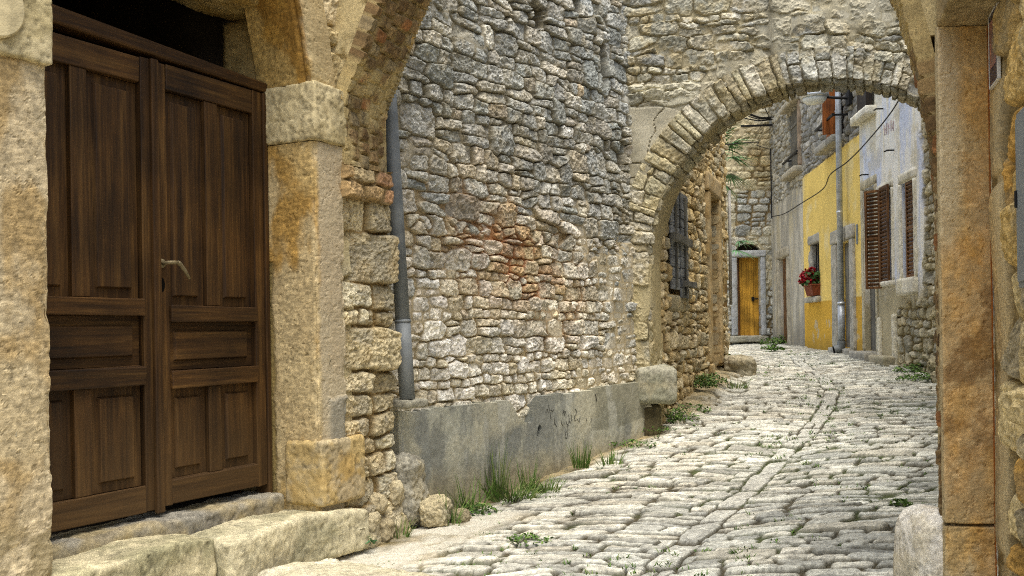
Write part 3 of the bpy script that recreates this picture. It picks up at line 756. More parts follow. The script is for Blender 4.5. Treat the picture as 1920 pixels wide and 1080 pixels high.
for k, (a, b, h0, h1, z0, z1) in enumerate(((.33, .47, -.06, .085, -1.26, -1.03), (.50, .62, -.06, .075, -1.25, -1.09), (.64, .80, -.08, .06, -1.26, -1.10), (.47, .58, -.06, .065, -1.07, -.95), (.62, .74, -.06, .06, -1.05, -.90))):
    block('base_stone', WF, (a, b), (h0, h1), (z0, z1), r=.05, amp=.030, freq=8, step=.008, cols=('c3b795', 'b0a280', '98917c'), seed=140 + k, parent=arch)
# corbel bricks
us = axis(.235, .685, .006); vs = axis(.76, .955, .006)
st = bricks(.2, .85, .765, .95, .20, .09)
m = masonry(us, vs, st, 125, joint=.006, edge=.016, depth=.022, prot=.010, rough=.010, warp=.012)
C = paint(m, pal(len(st), ['a38660', 'a98461', '917a55', 'a6946f', 'b09468']), lin('8a7550'), .1)
surf('corbel', us, vs, m.H + .012, C, WF.map(), M['stone'], arch, thick=.4)

# intrados curve (t along A-B, z)
ctl = np.array([(0, .945), (0, 1.15), (.004, 1.33), (.036, 1.54), (.085, 1.87), (.145, 2.16), (.28, 2.52), (.46, 2.70), (.62, 2.66), (.78, 2.38), (.88, 2.0), (.94, 1.63), (.985, 1.05), (1.0, .6), (1.0, -.2), (1.0, -1.3)])
L0 = np.linalg.norm(B - A)
def catmull(c, n=24):
    out = []; e = np.vstack([2 * c[0] - c[1], c, 2 * c[-1] - c[-2]])
    for i in range(1, len(e) - 2):
        for t in np.linspace(0, 1, n, endpoint=False):
            a, b, d, f = e[i - 1], e[i], e[i + 1], e[i + 2]
            out.append(.5 * (2 * b + (d - a) * t + (2 * a - 5 * b + 4 * d - f) * t * t + (3 * b - a - 3 * d + f) * t ** 3))
    out.append(c[-1]); return np.array(out)
cur = catmull(ctl); carc = np.concatenate([[0], np.cumsum(np.hypot(np.diff(cur[:, 0]) * L0, np.diff(cur[:, 1])))])
tgt = np.gradient(cur, axis=0); tgt[:, 0] *= L0; tgt /= np.linalg.norm(tgt, axis=1, keepdims=True)
def arch_map(U, V, H):      # U arc length, V 0 (street side front) .. 1 (back)
    t = np.interp(U, carc, cur[:, 0]); z = np.interp(U, carc, cur[:, 1])
    dx = np.interp(U, carc, tgt[:, 0]); dz = np.interp(U, carc, tgt[:, 1])
    f = V / .53
    Pb = A + t[..., None] * (B - A); Pf = A1 + t[..., None] * (B1 - A1)
    P = Pf * (1 - f[..., None]) + Pb * f[..., None]
    ab = (B - A) / L0
    return np.concatenate([P + ab * (dz * H)[..., None], (z - dx * H)[..., None]], -1)
us = axis(0, carc[-1], .009); vs = axis(-.005, .55, .007)
st = bricks(-.1, carc[-1] + .1, -.05, .62, .088, .135)
m = masonry(us, vs, st, 130, joint=.006, edge=.009, p=8, depth=.018, prot=.006, tilt=.06, rough=.007, warp=.007)
base = pal(len(st), ['7d6746', '705a3c', '86704c', '8f6540', '857658', '625038'], [3, 3, 3, .5, 2, 1])
C = paint(m, base, lin('9d8a60'), .12)
pl = sstep(.60, .70, fbm(m.U, m.V, 2.2, 4, 131) + .25 * (m.V < .14) * 0 + .05 * np.exp(-((m.V) / .08) ** 2))
C = mix(C, lin('b3a06f') * (1 + .5 * (fbm(m.U, m.V, 20, 3, 132) - .5))[..., None], pl * .75); H = m.H * (1 - .6 * pl) + pl * .012
soff = surf('brick_soffit', us, vs, H, C, arch_map, M['stone'], arch, thick=.06)
# masonry above the arch (street side face)
FFr = Frame(A1, B1 - A1, (-.3, -1))
us = axis(-.12, L0 + .35, .012); vs = axis(.9, 3.5, .012)
st = rubble(-.2, L0 + .5, .8, 3.6, (.09, .2), (1.0, 2.2))
m = masonry(us, vs, st, 135, warp=.03)
C = paint(m, pal(len(st), ['b8a882', 'a5956e', 'b9a06c']), lin('8d7a50'))
pl = sstep(.30, .42, fbm(m.U, m.V, 1.7, 4, 136))
C = mix(C, lin('c0ae80') * (1 + .5 * (fbm(m.U, m.V, 8, 4, 137) - .5))[..., None], pl * .93)
crack = sstep(.02, .0, abs(fbm(m.U, m.V, 2.3, 3, 138) - .5)) * pl; C = mix(C, C * .5, crack * .8)
H = m.H * (1 - pl) + pl * .034 - crack * .008
uc = (us[:-1] + us[1:]) / 2; vc = (vs[:-1] + vs[1:]) / 2
L1 = np.linalg.norm(B1 - A1)
zi = np.interp(uc / L1, cur[:, 0], cur[:, 1], left=9, right=9)
half = cur[:, 1] > 1.2
zi = np.where((uc > 0) & (uc < L1), np.interp(uc / L1, np.maximum.accumulate(cur[half][:, 0]), cur[half][:, 1]), 0.0)
keep = (vc[:, None] > zi[None, :] + .004) & ~((uc[None, :] > L1 * .985) & (vc[:, None] < 1.3))
surf('spandrel', us, vs, H - .035, C, FFr.map(), M['stone'], arch, keep, thick=.52)
# ------------------------------------------------------------------ long rubble wall
wall = thing('rubble_wall', tuple(MF.p(1.8, 0, -1.15)), 'tall grey and cream rubble wall with a cement base, between the two archways', 'wall')
us = axis(-.1, 3.95, .0066); vs = axis(-1.35, 3.3, .0068)
s1 = rubble(-.3, 4.1, -1.4, .75, (.055, .14), (1.0, 2.3), 4, .38, .14)
s2 = rubble(-.3, 4.1, .75, 3.4, (.07, .19), (.9, 2.2), 8, .40, .14)
st = np.concatenate([s1[s1[:, 1] < .74], s2[s2[:, 1] > .70]])
m = masonry(us, vs, st, 150, joint=.003, edge=.010, p=5.5, depth=.022, prot=.008, tilt=.10, rough=.015, warp=.019, wsc=2.4, gap=.010, facet=17, planes=.015)
cu, cv = st[:, 0], st[:, 1]
n = len(st)
cream = pal(n, ['ebe5d4', 'e3dcc7', 'efebdf', 'd9d0b6', 'd8d2c2'])
grey = pal(n, ['9c9e97', 'a6a7a0', '8f928b', 'b0afa5', 'bdbaac'])
rust = pal(n, ['b59662', 'ae8852', 'c2ac7e', 'bda272', 'cbc2a8'])
g = sstep(.30, 1.1, cv + rng.normal(0, .33, n) + .5 * (noise2(cu * 1.3, cv * 1.3, 9) - .5) + .2 * sstep(2.2, 3.5, cu)) * .92
g = np.clip(g + .55 * sstep(2.6, 3.4, cu) * (cv > -.2), 0, 1)
r = np.exp(-(((cu - 1.75) / .75) ** 2 + ((cv - .48 + .25 * (cu - 1.75)) / .38) ** 2))
base = mix(cream, grey, g); base = mix(base, rust, np.clip(r * .85 + rng.normal(0, .18, n), 0, .8))
rf = np.exp(-(((m.U - 1.75) / .8) ** 2 + ((m.V - .5 + .25 * (m.U - 1.75)) / .42) ** 2))
mort = mix(np.broadcast_to(lin('a89874'), m.U.shape + (3,)), lin('a16a42'), np.clip(rf * 1.1 * sstep(.3, .6, fbm(m.U, m.V, 3, 3, 153)), 0, 1))
mort = mix(mort, lin('6d6a5c'), sstep(.6, 1.6, m.V) * .75)
C = paint(m, base, mort, .10, lichen=lin('7d7f79'), lamt=.4, warm=lin('b9a578'), wamt=.22)
C = mix(C, lin('a5703f'), .35 * rf * sstep(.5, .66, fbm(m.U, m.V, 5, 4, 154)))
dark = sstep(.55, .72, fbm(m.U, m.V, 1.1, 4, 155)) * sstep(.3, 1.2, m.V); C = mix(C, C * .82, dark * .6)
# mortar smears filling the joints
sm = sstep(.60, .70, fbm(m.U, m.V, 1.9, 4, 156)); H = np.maximum(m.H, sm * .032 + .004 * (fbm(m.U, m.V, 30, 3, 157) - .5))
C = mix(C, mix(lin('b0a180') * (1 + .5 * (fbm(m.U, m.V, 12, 4, 158) - .5))[..., None], lin('9a9788'), sstep(.5, 1.4, m.V) * .7), sm * .55 * (H > m.H))
# putlog holes and lost stones
for (s0, z0, a, b) in ((2.035, 2.50, .10, .11), (3.05, 2.32, .07, .2), (3.33, 1.55, .05, .14), (2.62, 2.75, .08, .07), (1.35, 2.9, .1, .08)):
    d = ((np.abs(m.WU - s0) / a) ** 4 + (np.abs(m.WV - z0) / b) ** 4) ** .25
    hm = 1 - sstep(.85, 1.05, d + .3 * (fbm(m.U, m.V, 12, 2, 159) - .5)); H = H - .16 * hm; C = mix(C, lin('5b5138'), hm * .8)
H = H + .05 * (fbm(m.U, m.V, .9, 3, 160) - .5)
surf('stone_face', us, vs, H - .055, C, MF.map(.012), M['stone'], wall, thick=.5)
# cement base
us = axis(.2, 3.72, .007); vs = axis(-1.35, -.42, .007)
U, V = np.meshgrid(us, vs)
top = -.515 + .035 * (fbm(U, V, 5, 3, 165) - .5) + .03 * sstep(2.2, 3.4, U)
notch = np.exp(-((U - 1.62) / .16) ** 4) * (.17 + .12 * (fbm(U, V, 9, 3, 166) - .5)); top = top - notch - .25 * (((U - 1.80) / .035) ** 2 + ((V + .80) / .06) ** 2 < 1)
low = -1.20 + .40 * sstep(2.0, 4.5, U) + .05 * (fbm(U, V, 6, 3, 167) - .5) - .25 * sstep(1.6, .3, U) * 0
n1 = fbm(U, V, 2.0, 4, 168); n2 = fbm(U, V, 3.0, 5, 169, 1.6, .5)
C = mix(np.broadcast_to(lin('a9a897'), U.shape + (3,)), lin('8a8b82'), sstep(.42, .62, n2))
C = mix(C, lin('bbb69e'), sstep(.46, .62, n1) * .8); C = mix(C, lin('74756f'), .7 * sstep(.50, .62, fbm(U, V, 4.5, 4, 170, 1.5, .6)) * sstep(1.8, .4, U))
C = mix(C, lin('6e6c5b'), .55 * sstep(2.55, 2.7, U) * (V > -.85 + .1 * (n1 - .5)) )
C = mix(C, lin('b7b6a8'), .6 * sstep(.6, .7, fbm(U, V, 6, 4, 171, 1.8, .35)))
C = mix(C, lin('9c8a5f'), .5 * sstep(-.85, -1.15, V + .2 * (n2 - .5)))
C = C * (1 + .35 * (fbm(U, V, 50, 2, 172) - .5)[..., None])
H = .045 + .014 * (n1 - .5) + .006 * (fbm(U, V, 14, 4, 173) - .5)
vc = (V[:-1, :-1] + V[1:, 1:]) / 2; keep = (vc < top[:-1, :-1])
scar = (keep == False)
plinth = surf('cement_base', us, vs, H, C, MF.map(.012), M['render'], wall, keep, thick=.06)
GR = [[(1.94, -0.596), (1.949, -0.645), (1.964, -0.707)], [(1.891, -0.651), (1.903, -0.626), (1.917, -0.623), (1.927, -0.656)], [(2.011, -0.631), (1.994, -0.646), (1.961, -0.634)], [(2.009, -0.705), (2.021, -0.737), (1.998, -0.756)], [(2.01, -0.736), (2.04, -0.773)], [(2.104, -0.726), (2.111, -0.751), (2.139, -0.778)], [(2.147, -0.648), (2.164, -0.693)], [(2.134, -0.673), (2.158, -0.661), (2.183, -0.665), (2.18, -0.683)], [(2.181, -0.738), (2.189, -0.765), (2.218, -0.779)], [(2.221, -0.692), (2.228, -0.736), (2.203, -0.778), (2.191, -0.796)], [(2.195, -0.784), (2.193, -0.834), (2.206, -0.863), (2.18, -0.879), (2.159, -0.868), (2.166, -0.843), (2.182, -0.82)], [(2.262, -0.695), (2.26, -0.745), (2.242, -0.763), (2.227, -0.742)], [(2.32, -0.654), (2.348, -0.676), (2.327, -0.701), (2.301, -0.717), (2.314, -0.747), (2.329, -0.748)], [(2.35, -0.74), (2.377, -0.768), (2.392, -0.731)], [(2.49, -0.746), (2.501, -0.789)], [(2.58, -0.747), (2.563, -0.781)], [(2.646, -0.555), (2.664, -0.612)]]  # stroke points traced in image pixels, converted beforehand to wall coordinates
mb = MB()
for k, g_ in enumerate(GR):
    wd = .006 if k == len(GR) - 1 else .0028
    pts = []
    for a, b in zip(g_[:-1], g_[1:]):
        for t in (0, .5): pts.append((a[0] + (b[0] - a[0]) * t, a[1] + (b[1] - a[1]) * t))
    pts.append(g_[-1])
    mb.tube([MF.p(s_, np.interp(s_, us, H[np.argmin(abs(vs - z_))]) - .012 * z_ + .0005, z_) for s_, z_ in pts], wd, 6)
mb.build('scrawl', M['charcoal'], plinth)

# ------------------------------------------------------------------ stone archway
sa = thing('stone_archway', (2.99, 9.1, -.97), 'rubble archway of narrow voussoirs crossing the lane, the coloured houses seen through it', 'archway')
CXA, CZA, RA = 2.987, .535, 1.711
us = axis(1.0, 5.6, .0105); vs = axis(-.4, 3.5, .0105)
st = rubble(.9, 5.7, -.5, 3.6, (.06, .19), (1.2, 2.7), 6, .45, .12)
m = masonry(us, vs, st, 180, joint=.003, edge=.010, p=4.5, depth=.021, prot=.009, tilt=.16, rough=.015, warp=.045, wsc=2.0, gap=.004, facet=14, planes=.016)
base = pal(len(st), ['b5b09a', 'a8a491', 'beb8a2', 'a59e88', '9b9a90', 'c4beaa'])
C = paint(m, base, lin('9a8f70'), .10, lichen=lin('7c7d70'), lamt=.55, warm=lin('b29c66'), wamt=.4)
ang = np.hypot(m.U - CXA, m.V - CZA)
wob = .10 * (fbm(m.U, m.V, 3.5, 4, 181) - .5)
pA = sstep(.0, .04, np.minimum.reduce([m.V - 1.30 + wob, 2.08 - .12 * (m.U - 1.1) - m.V + wob, 1.72 - m.U + wob + .1 * (m.V > 1.6)]))
pB = sstep(0, .025, np.minimum.reduce([m.V - (2.12 - .10 * np.sin((m.U - 1.2) * 5)) + wob * .6, 2.235 + .05 * (m.U - 1.1) - m.V + wob * .5, 1.75 - m.U + wob, m.V - 1.98 - .0 * m.U + wob]))
pC = sstep(.62, .70, fbm(m.U, m.V, 1.5, 4, 182)) * .8
ring = sstep(RA + .55, RA + .36, ang + wob * 2) * (m.U < 2.35)
pl = np.maximum.reduce([pA, pC, ring * .85])
tone = mix(lin('b2ab94') * np.ones(C.shape), lin('9c957e'), sstep(.4, .6, fbm(m.U, m.V, 3, 4, 183))) * (1 + .4 * (fbm(m.U, m.V, 18, 3, 184) - .5))[..., None]
C = mix(C, tone, pl * .88); C = mix(C, lin('bdb79f') * (1 + .3 * (fbm(m.U, m.V, 20, 3, 185) - .5))[..., None], pB)
H = np.maximum(m.H * (1 - .8 * pA), pl * .034) + pB * .02 + .05 * (fbm(m.U, m.V, 1.2, 3, 186) - .5)
crack = sstep(.016, 0, abs(fbm(m.U, m.V, 2.6, 3, 187) - .52)) * pA; H = H - .015 * crack; C = mix(C, lin('5a4d30'), crack * .7)
seam = np.exp(-((m.U - 2.42 - .05 * (fbm(m.U, m.V, 3, 2, 188) - .5)) / .035) ** 2) * (m.V > 2.35); H = H - .02 * seam; C = mix(C, C * .65, seam)
uc = (us[:-1] + us[1:]) / 2; vc = (vs[:-1] + vs[1:]) / 2
rc = np.hypot(uc[None, :] - CXA, np.maximum(vc, CZA)[:, None] - CZA)
surf('spandrel', us, vs, H - .05, C, AF.map(), M['stone'], sa, rc > RA + .22, thick=.42)
# ring of voussoirs and barrel
JB = CZA + 1.15; ARC = math.pi * RA; TOT = 2 * JB + ARC
RW_ = .31; DEP = .46
def ring_map(U, V, H):
    inarc = (U > JB) & (U < JB + ARC)
    th = np.where(U <= JB, math.pi, np.where(U >= JB + ARC, 0, math.pi - (U - JB) / RA))
    zc = np.where(U <= JB, CZA - (JB - U), np.where(U >= JB + ARC, CZA - (U - JB - ARC), CZA))
    r0 = .025
    v = V - RW_
    face = v < 0
    t = np.clip((v + r0) / (2 * r0), 0, 1)
    rr = np.where(face, RA - v, RA); dep = np.where(face, 0, v)
    k = np.sin(np.pi * t) * r0 * .35
    nr = -np.sin(t * np.pi / 2); ny = -np.cos(t * np.pi / 2)
    rr = rr + nr * (H - k); y = ny * (H - k)
    return np.stack([CXA + rr * np.cos(th) + .28 / .68 * dep * .97, 8.8 + y + dep, zc + rr * np.sin(th)], -1)
us = axis(0, TOT, .0095); vs = axis(0, RW_ + DEP, .009)
st = []; u = 0
while u < TOT:
    jamb = u < JB - .1 or u > JB + ARC
    wv = rng.uniform(.16, .32) if jamb else rng.uniform(.055, .14)
    if not jamb and rng.random() < .3:
        k = rng.uniform(.5, .7); st += [(u + wv / 2, .31 - .30 * k / 2, wv / 2, .30 * k / 2, 0), (u + wv / 2, (.31 - .30 * k) / 2, wv / 2, (.31 - .30 * k) / 2, 0)]
    else: st.append((u + wv / 2 + rng.normal(0, .004), RW_ / 2 - .01 + rng.normal(0, .012), wv / 2, RW_ / 2 + .01 + rng.normal(0, .015), rng.normal(0, .035)))
    vv = RW_ + .012
    while vv < RW_ + DEP:
        L = rng.uniform(.12, .26); st.append((u + wv / 2, vv + L / 2, wv / 2, L / 2, rng.normal(0, .04))); vv += L
    u += wv
st = np.array(st)
m = masonry(us, vs, st, 190, joint=.003, edge=.010, p=6, depth=.022, prot=.009, tilt=.10, rough=.012, warp=.020, wsc=3, gap=.006, facet=14, planes=.014)
left = st[:, 0] < JB + ARC * .42
base = np.where(left[:, None], pal(len(st), ['bbb08e', 'c2b896', 'ada182', 'b8b19c']), pal(len(st), ['abaa9d', 'b1aea0', 'a09f95', 'b9b6a7']))
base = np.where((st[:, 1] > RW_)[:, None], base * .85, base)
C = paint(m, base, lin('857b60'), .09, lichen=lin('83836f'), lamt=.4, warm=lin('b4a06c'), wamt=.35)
pl = sstep(.42, .56, fbm(m.U, m.V, 2.6, 4, 191)) * (m.V > RW_ + .05) * sstep(JB + ARC * .55, JB + ARC * .2, m.U)
C = mix(C, lin('a3936a') * (1 + .4 * (fbm(m.U, m.V, 18, 3, 192) - .5))[..., None], pl * .85); H = np.maximum(m.H * (1 - .6 * pl), pl * .03)
pj = sstep(.44, .54, fbm(m.U, m.V, 2.2, 4, 193)) * (m.U < JB + .05) * .8
C = mix(C, lin('b3a47a') * (1 + .4 * (fbm(m.U, m.V, 14, 3, 194) - .5))[..., None], pj * .85); H = np.maximum(H, pj * .036)
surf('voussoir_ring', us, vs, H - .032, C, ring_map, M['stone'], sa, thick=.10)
block('impost_stone', AF, (1.12, 1.50), (-.42, .11), (-.70, -.36), r=.06, amp=.022, freq=5, step=.016, cols=('a6a28e', '97957f', 'b3a888'), seed=33, parent=sa)
block('gap_shade_block', AF, (1.02, 1.36), (-.35, .02), (-1.10, -.71), r=.05, amp=.03, freq=6, step=.02, cols=('5f563e', '4a4230', '6d6546'), seed=34, parent=sa)  # dark block for the gap under the impost, shade put into its colour
# plain rubble wall along the right side between the two arches
lane = thing('lane_wall', (3.6, 6.8, -1.2), 'rubble wall on the right between the two archways, behind the orange pilaster', 'wall')
QF = Frame((2.22, 4.9), (2.75, 3.9), (-1, .7))
us = axis(0, 4.75, .02); vs = axis(-1.4, 3.2, .02)
st = rubble(-.2, 4.9, -1.5, 3.3, (.10, .2))
m = masonry(us, vs, st, 200, warp=.035); C = paint(m, pal(len(st), ['bdb294', 'a9a28c', '99968a']), lin('8a7a54'))
surf('stone_face', us, vs, m.H - .03, C, QF.map(), M['stone'], lane, thick=.4)
# ------------------------------------------------------------------ near house on the right
nh = thing('pilaster_house', tuple(KF.p(.5, -.2, -1.3)), 'near house at the right edge with an orange stained stone pilaster', 'house')
SD = np.array([.27, .65]); SD /= np.linalg.norm(SD)
PX0, PX1, PYF = 1.872, 2.105, 4.2
wp = .66
def pmap(U, V, H):      # u<wp: side towards the lane, then the front
    c = np.array([PX0, PYF]); r = .015
    t = np.clip((U - (wp - r)) / (2 * r), 0, 1); k = np.sin(np.pi * t) * r * .35
    b = np.where(U < wp, wp - U, 0); f = np.where(U < wp, 0, U - wp)
    n0 = np.array([-SD[1], SD[0]]); n1 = np.array([0, -1.0])
    nx = n0[0] * np.cos(t * np.pi / 2) + n1[0] * np.sin(t * np.pi / 2); ny = n0[1] * np.cos(t * np.pi / 2) + n1[1] * np.sin(t * np.pi / 2)
    return np.stack([c[0] + SD[0] * b + f + nx * (H - k), c[1] + SD[1] * b + ny * (H - k), V], -1)
us = axis(0, wp + (PX1 - PX0), .005); vs = axis(-1.45, 1.295, .005)
U, V, H, C, fin = stone_skin('pilaster', us, vs, pmap, nh, 'd3b67f', 'cda562', 'd6c49c', 60, chips=((wp, .012),), hamp=.003)
F_ = U - wp
C = mix(C, lin('c59550') * (1 + .9 * (fbm(U, V, 30, 3, 65) - .5))[..., None], .5 * sstep(.36, .66, fbm(U, V, 2.2, 5, 66, 1.3, .8) + .14 * sstep(.04, .2, F_) - .10 * (V > .75)))
C = mix(C, lin('d2c3a0'), .8 * sstep(.13, .05, F_ + .09 * (fbm(U, V, 4, 4, 67) - .5)) * sstep(.25, .5, V))
C = mix(C, lin('b7a27a'), .5 * sstep(.5, .62, fbm(U, V, 5, 4, 69)))
C = mix(C, lin('6f4a20'), .55 * sstep(.52, .66, fbm(U, V, 9, 4, 68)) * sstep(-.9, -.3, V) * sstep(.5, .1, V))
C = mix(C, lin('9b5a22'), sstep(.010, .005, PX1 - PX0 - F_))
C = mix(C, lin('a89a78'), .8 * sstep(.02, .0, F_))
jt = np.exp(-((V + .885 + .006 * np.sin(U * 9)) / .006) ** 2); H = H - .02 * jt; C = mix(C, lin('3a2c18'), jt)
fin(H, C)
block('impost', KF, (.0, .62), (-.05, .205), (1.297, 1.75), r=.012, amp=.006, cols=('a3906a', '91805c', 'b4a47c'), seed=41, parent=nh, step=.014)
# wall towards the camera
us = axis(0, 2.0, .006); vs = axis(-1.5, 3.2, .008)
st = rubble(.32, 2.2, -1.6, 3.3, (.12, .30), (.9, 1.8), 5, .3, .1)
st = st[st[:, 0] > .42]
strip = np.array([(.16, z, .155, .40, 0) for z in np.arange(-1.4, 3.4, .8)])
st = np.concatenate([st, strip])
m = masonry(us, vs, st, 210, joint=.007, edge=.03, depth=.035, prot=.010, rough=.012, warp=.012)
base = pal(len(st), ['b79c62', 'a88f5c', 'c0ae80', '9c9072', 'b58f4c']); base[-len(strip):] = lin('bca678')
C = paint(m, base, lin('7d6b45'), .08, lichen=lin('8d8670'), lamt=.4)
H = np.where(m.U < .315, m.H * .25 + .02, m.H)
band = sstep(.10, .16, m.U) * sstep(.34, .28, m.U); C = mix(C, lin('c4b289') * (1 + .4 * (fbm(m.U, m.V, 30, 3, 211, 1, .4) - .5))[..., None], band * .8)
surf('wall', us, vs, H - .03, C, KF.map(), M['stone'], nh, thick=.4)
# plaque
pq = thing('plaque', tuple(KF.p(.2, .01, 1.0)), 'narrow navy framed picture plaque fixed high on the right hand wall', 'sign')
mb = MB(); mb.box(KF, .125, .312, .002, .014, .995, 1.62); mb.build('backing', M['plaque_navy'], pq, .002)
mb = MB()
for a0, a1, z0, z1 in ((.120, .1255, .99, 1.625), (.3125, .318, .99, 1.625), (.126, .312, .988, .9945)): mb.box(KF, a0, a1, .002, .016, z0, z1)
mb.build('rim', M['white_paint'], pq, .001)
mb = MB().box(KF, .148, .290, .0145, .0158, 1.065, 1.262); mb.build('picture', M['plaque_picture'], pq)
mb = MB()
for z in (1.29, 1.318, 1.346):
    x = .15
    while x < .275:
        wl = random.uniform(.006, .012); mb.box(KF, x, x + wl, .0145, .0158, z, z + .014); x += wl + .004
mb.build('lettering', M['white_paint'], pq)
bx_ = thing('meter_box', tuple(KF.p(.95, .03, .12)), 'grey utility box cut by the right edge of the photo, on the rough wall', 'box')
mb = MB().box(KF, .85, 1.2, .0, .045, .118, .735); mb.build('case', M['grey_paint'], bx_, .006)
mb = MB().box(KF, .87, 1.18, .0455, .052, .14, .712); mb.build('cover', M['grey_paint'], bx_, .004)
mb = MB().box(KF, .88, .895, .0525, .060, .40, .46); mb.build('latch', M['iron'], bx_, .002)
# guard stone
def dome(p, half):
    q = p.copy(); t = (p[:, 2] + half[2]) / (2 * half[2])
    k = 1 - .16 * np.clip(t, 0, 1) ** 2; q[:, 0] *= k; q[:, 1] *= k
    q[:, 0] += .012 * np.sin(t * 14) * 0
    gr = np.exp(-((p[:, 1] + half[1] * .15 + .06 * t) / .018) ** 2); q[:, 2] -= .012 * gr * (p[:, 2] > 0); q[:, 0] *= 1 - .03 * gr
    return q
o = block('guard_stone', AF, (1.795, 2.06), (4.12, 4.58), (-1.40, -.855), r=.12, amp=.016, freq=4, step=.010, cols=('e6e1d3', 'd6cdb8', 'c2b797'), seed=44, shape=dome)
tag(recentre(o, (1.9, 4.25, -1.32)), 'rounded pale guard stone at the foot of the orange pilaster', 'guard stone')

# ------------------------------------------------------------------ shuttered house behind the stone archway
sh_ = thing('shuttered_house', tuple(LF.p(2.1, -.1, -.75)), 'rubble house on the left behind the stone archway with grey board shutters', 'house')
LN = 4.29
us = axis(-.32, LN, .012, (.03, 1.0, 2.62, 3.34)); vs = axis(-1.0, 4.4, .012, (.33, 1.42, -.55, 1.66))
st = rubble(-.4, LN + .1, -1.1, 4.5, (.08, .2), (.9, 2.0), 6, .35, .1)
m = masonry(us, vs, st, 220, warp=.035, depth=.036, rough=.014, facet=13)
C = paint(m, pal(len(st), ['b8a47a', 'ae9c74', 'c2b390', 'aaa186', 'b9a374']), lin('877048'), .12, lichen=lin('86826f'), lamt=.4, warm=lin('a98d5a'), wamt=.35)
surf('wall', us, vs, m.H - .035, C, LF.map(), M['stone'], sh_, hole_keep(us, vs, [(.03, 1.0, .33, 1.42), (2.62, 3.34, -.62, 1.66)]), thick=.35)
RTN = Frame(LF.p(LN, 0, 0)[:2], (-4.02, 1.48), (1.48, 4.02))
us = axis(0, 4, .03); vs = axis(-1, 4.4, .03); st = rubble(-.1, 4.1, -1.1, 4.5, (.1, .2))
m = masonry(us, vs, st, 225, warp=.03); C = paint(m, pal(len(st), ['b59a66', 'ab9260', 'c0ad80']), lin('86683a'))
surf('gable', us, vs, m.H - .03, C, RTN.map(), M['stone'], sh_, thick=.3)
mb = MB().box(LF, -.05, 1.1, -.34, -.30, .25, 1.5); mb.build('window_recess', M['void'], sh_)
def board_shutter(a0, a1, z0, z1, h):
    q = MB(); z = z0; k = 0
    while z < z1 - .02:
        zz = min(z + random.uniform(.085, .12), z1); q.box(LF, a0 + random.uniform(0, .012), a1 - random.uniform(0, .012), h, h + .022, z + .003, zz - .003, .003); z = zz
    s = q.build('shutter', M['wood_grey'], sh_, .003)
    q = MB(); mid = (a0 + a1) / 2; q.box(LF, mid - .035, mid + .035, h + .023, h + .040, z0 + .03, z1 - .03, .004); q.build('batten', M['wood_grey_upright'], s, .004)
    return s
board_shutter(.05, .50, .38, 1.40, .0); s2 = board_shutter(.52, .96, .30, 1.40, .012)
mb = MB().box(LF, .02, 1.02, .02, .075, .86, .94, .004); mb.build('window_bar', M['wood_grey_upright'], sh_, .006)
mb = MB().box(LF, .50, 1.10, .055, .10, .42, .48, .006); mb.build('shutter_bar', M['wood_grey_upright'], s2, .004)
block('window_sill', LF, (.0, 1.02), (-.2, .02), (.16, .325), r=.015, amp=.008, cols=('b5a988', 'a79a78', '978f76'), seed=52, parent=sh_, step=.03)
# doorway
fr_c = ('b7a178', 'a78c5c', '9d9070')
block('door_jamb', LF, (2.40, 2.615), (-.2, .045), (-.45, 1.66), r=.012, amp=.006, cols=fr_c, seed=53, parent=sh_, step=.03)
block('door_jamb', LF, (3.345, 3.52), (-.2, .045), (-.5, 1.66), r=.012, amp=.006, cols=fr_c, seed=54, parent=sh_, step=.03)
block('door_lintel', LF, (2.38, 3.54), (-.2, .05), (1.665, 1.90), r=.012, amp=.006, cols=fr_c, seed=55, parent=sh_, step=.03)
block('door_base', LF, (2.38, 2.63), (-.2, .06), (-.78, -.455), r=.02, amp=.01, cols=fr_c, seed=56, parent=sh_, step=.03)
mb = MB().box(LF, 2.60, 3.36, -.26, -.22, -.6, 1.68); mb.build('door', M['wood_louvre'], sh_)
mb = MB().tube([LF.p(LN - .03, .05, .3), LF.p(LN - .03, .05, 1.9)], .022, 8); mb.build('drain_pipe', M['dim_steel'], sh_, smooth=True)

# ------------------------------------------------------------------ house with the ochre door, far end
fh = thing('ochre_door_house', (5.9, 23.6, -.46), 'grey rubble house closing the lane with an ochre plank door', 'house')
us = axis(1.5, 7.2, .024, (5.60, 6.17)); vs = axis(-.75, 6.6, .024, (-.24, 1.70))
st = rubble(1.3, 7.4, -.9, 6.8, (.11, .26), (1.0, 2.1), 5, .35, .1)
m = masonry(us, vs, st, 240, depth=.04, warp=.04, joint=.010, edge=.03, facet=9, rough=.02)
g = sstep(.45, .58, noise2(st[:, 0] * .9, st[:, 1] * .7, 241) + .25 * sstep(2.6, 1.4, st[:, 1]))
base = mix(pal(len(st), ['b5a47c', 'a8946a', 'c3b690']), pal(len(st), ['a9a99f', 'b5b3a6', '9a9b94']), g)
C = paint(m, base, lin('8d7a55'), .12)
pp_ = sstep(.5, .6, fbm(m.U, m.V, 1.0, 4, 242) + .2 * (m.U < 5.6) * (m.V > 2.4)); C = mix(C, lin('c9bf9f') * (1 + .4 * (fbm(m.U, m.V, 6, 3, 243) - .5))[..., None], pp_ * .6)
H = np.maximum(m.H, pp_ * .03)
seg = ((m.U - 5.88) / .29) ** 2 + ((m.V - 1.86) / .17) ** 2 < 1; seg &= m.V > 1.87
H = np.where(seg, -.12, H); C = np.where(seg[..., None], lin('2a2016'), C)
rr = np.hypot((m.U - 5.88) / 1.0, (m.V - 1.75) * 1.3); rg = (rr > .40) & (rr < .62) & (m.V > 1.95); C = np.where(rg[..., None], C * 1.05, C)
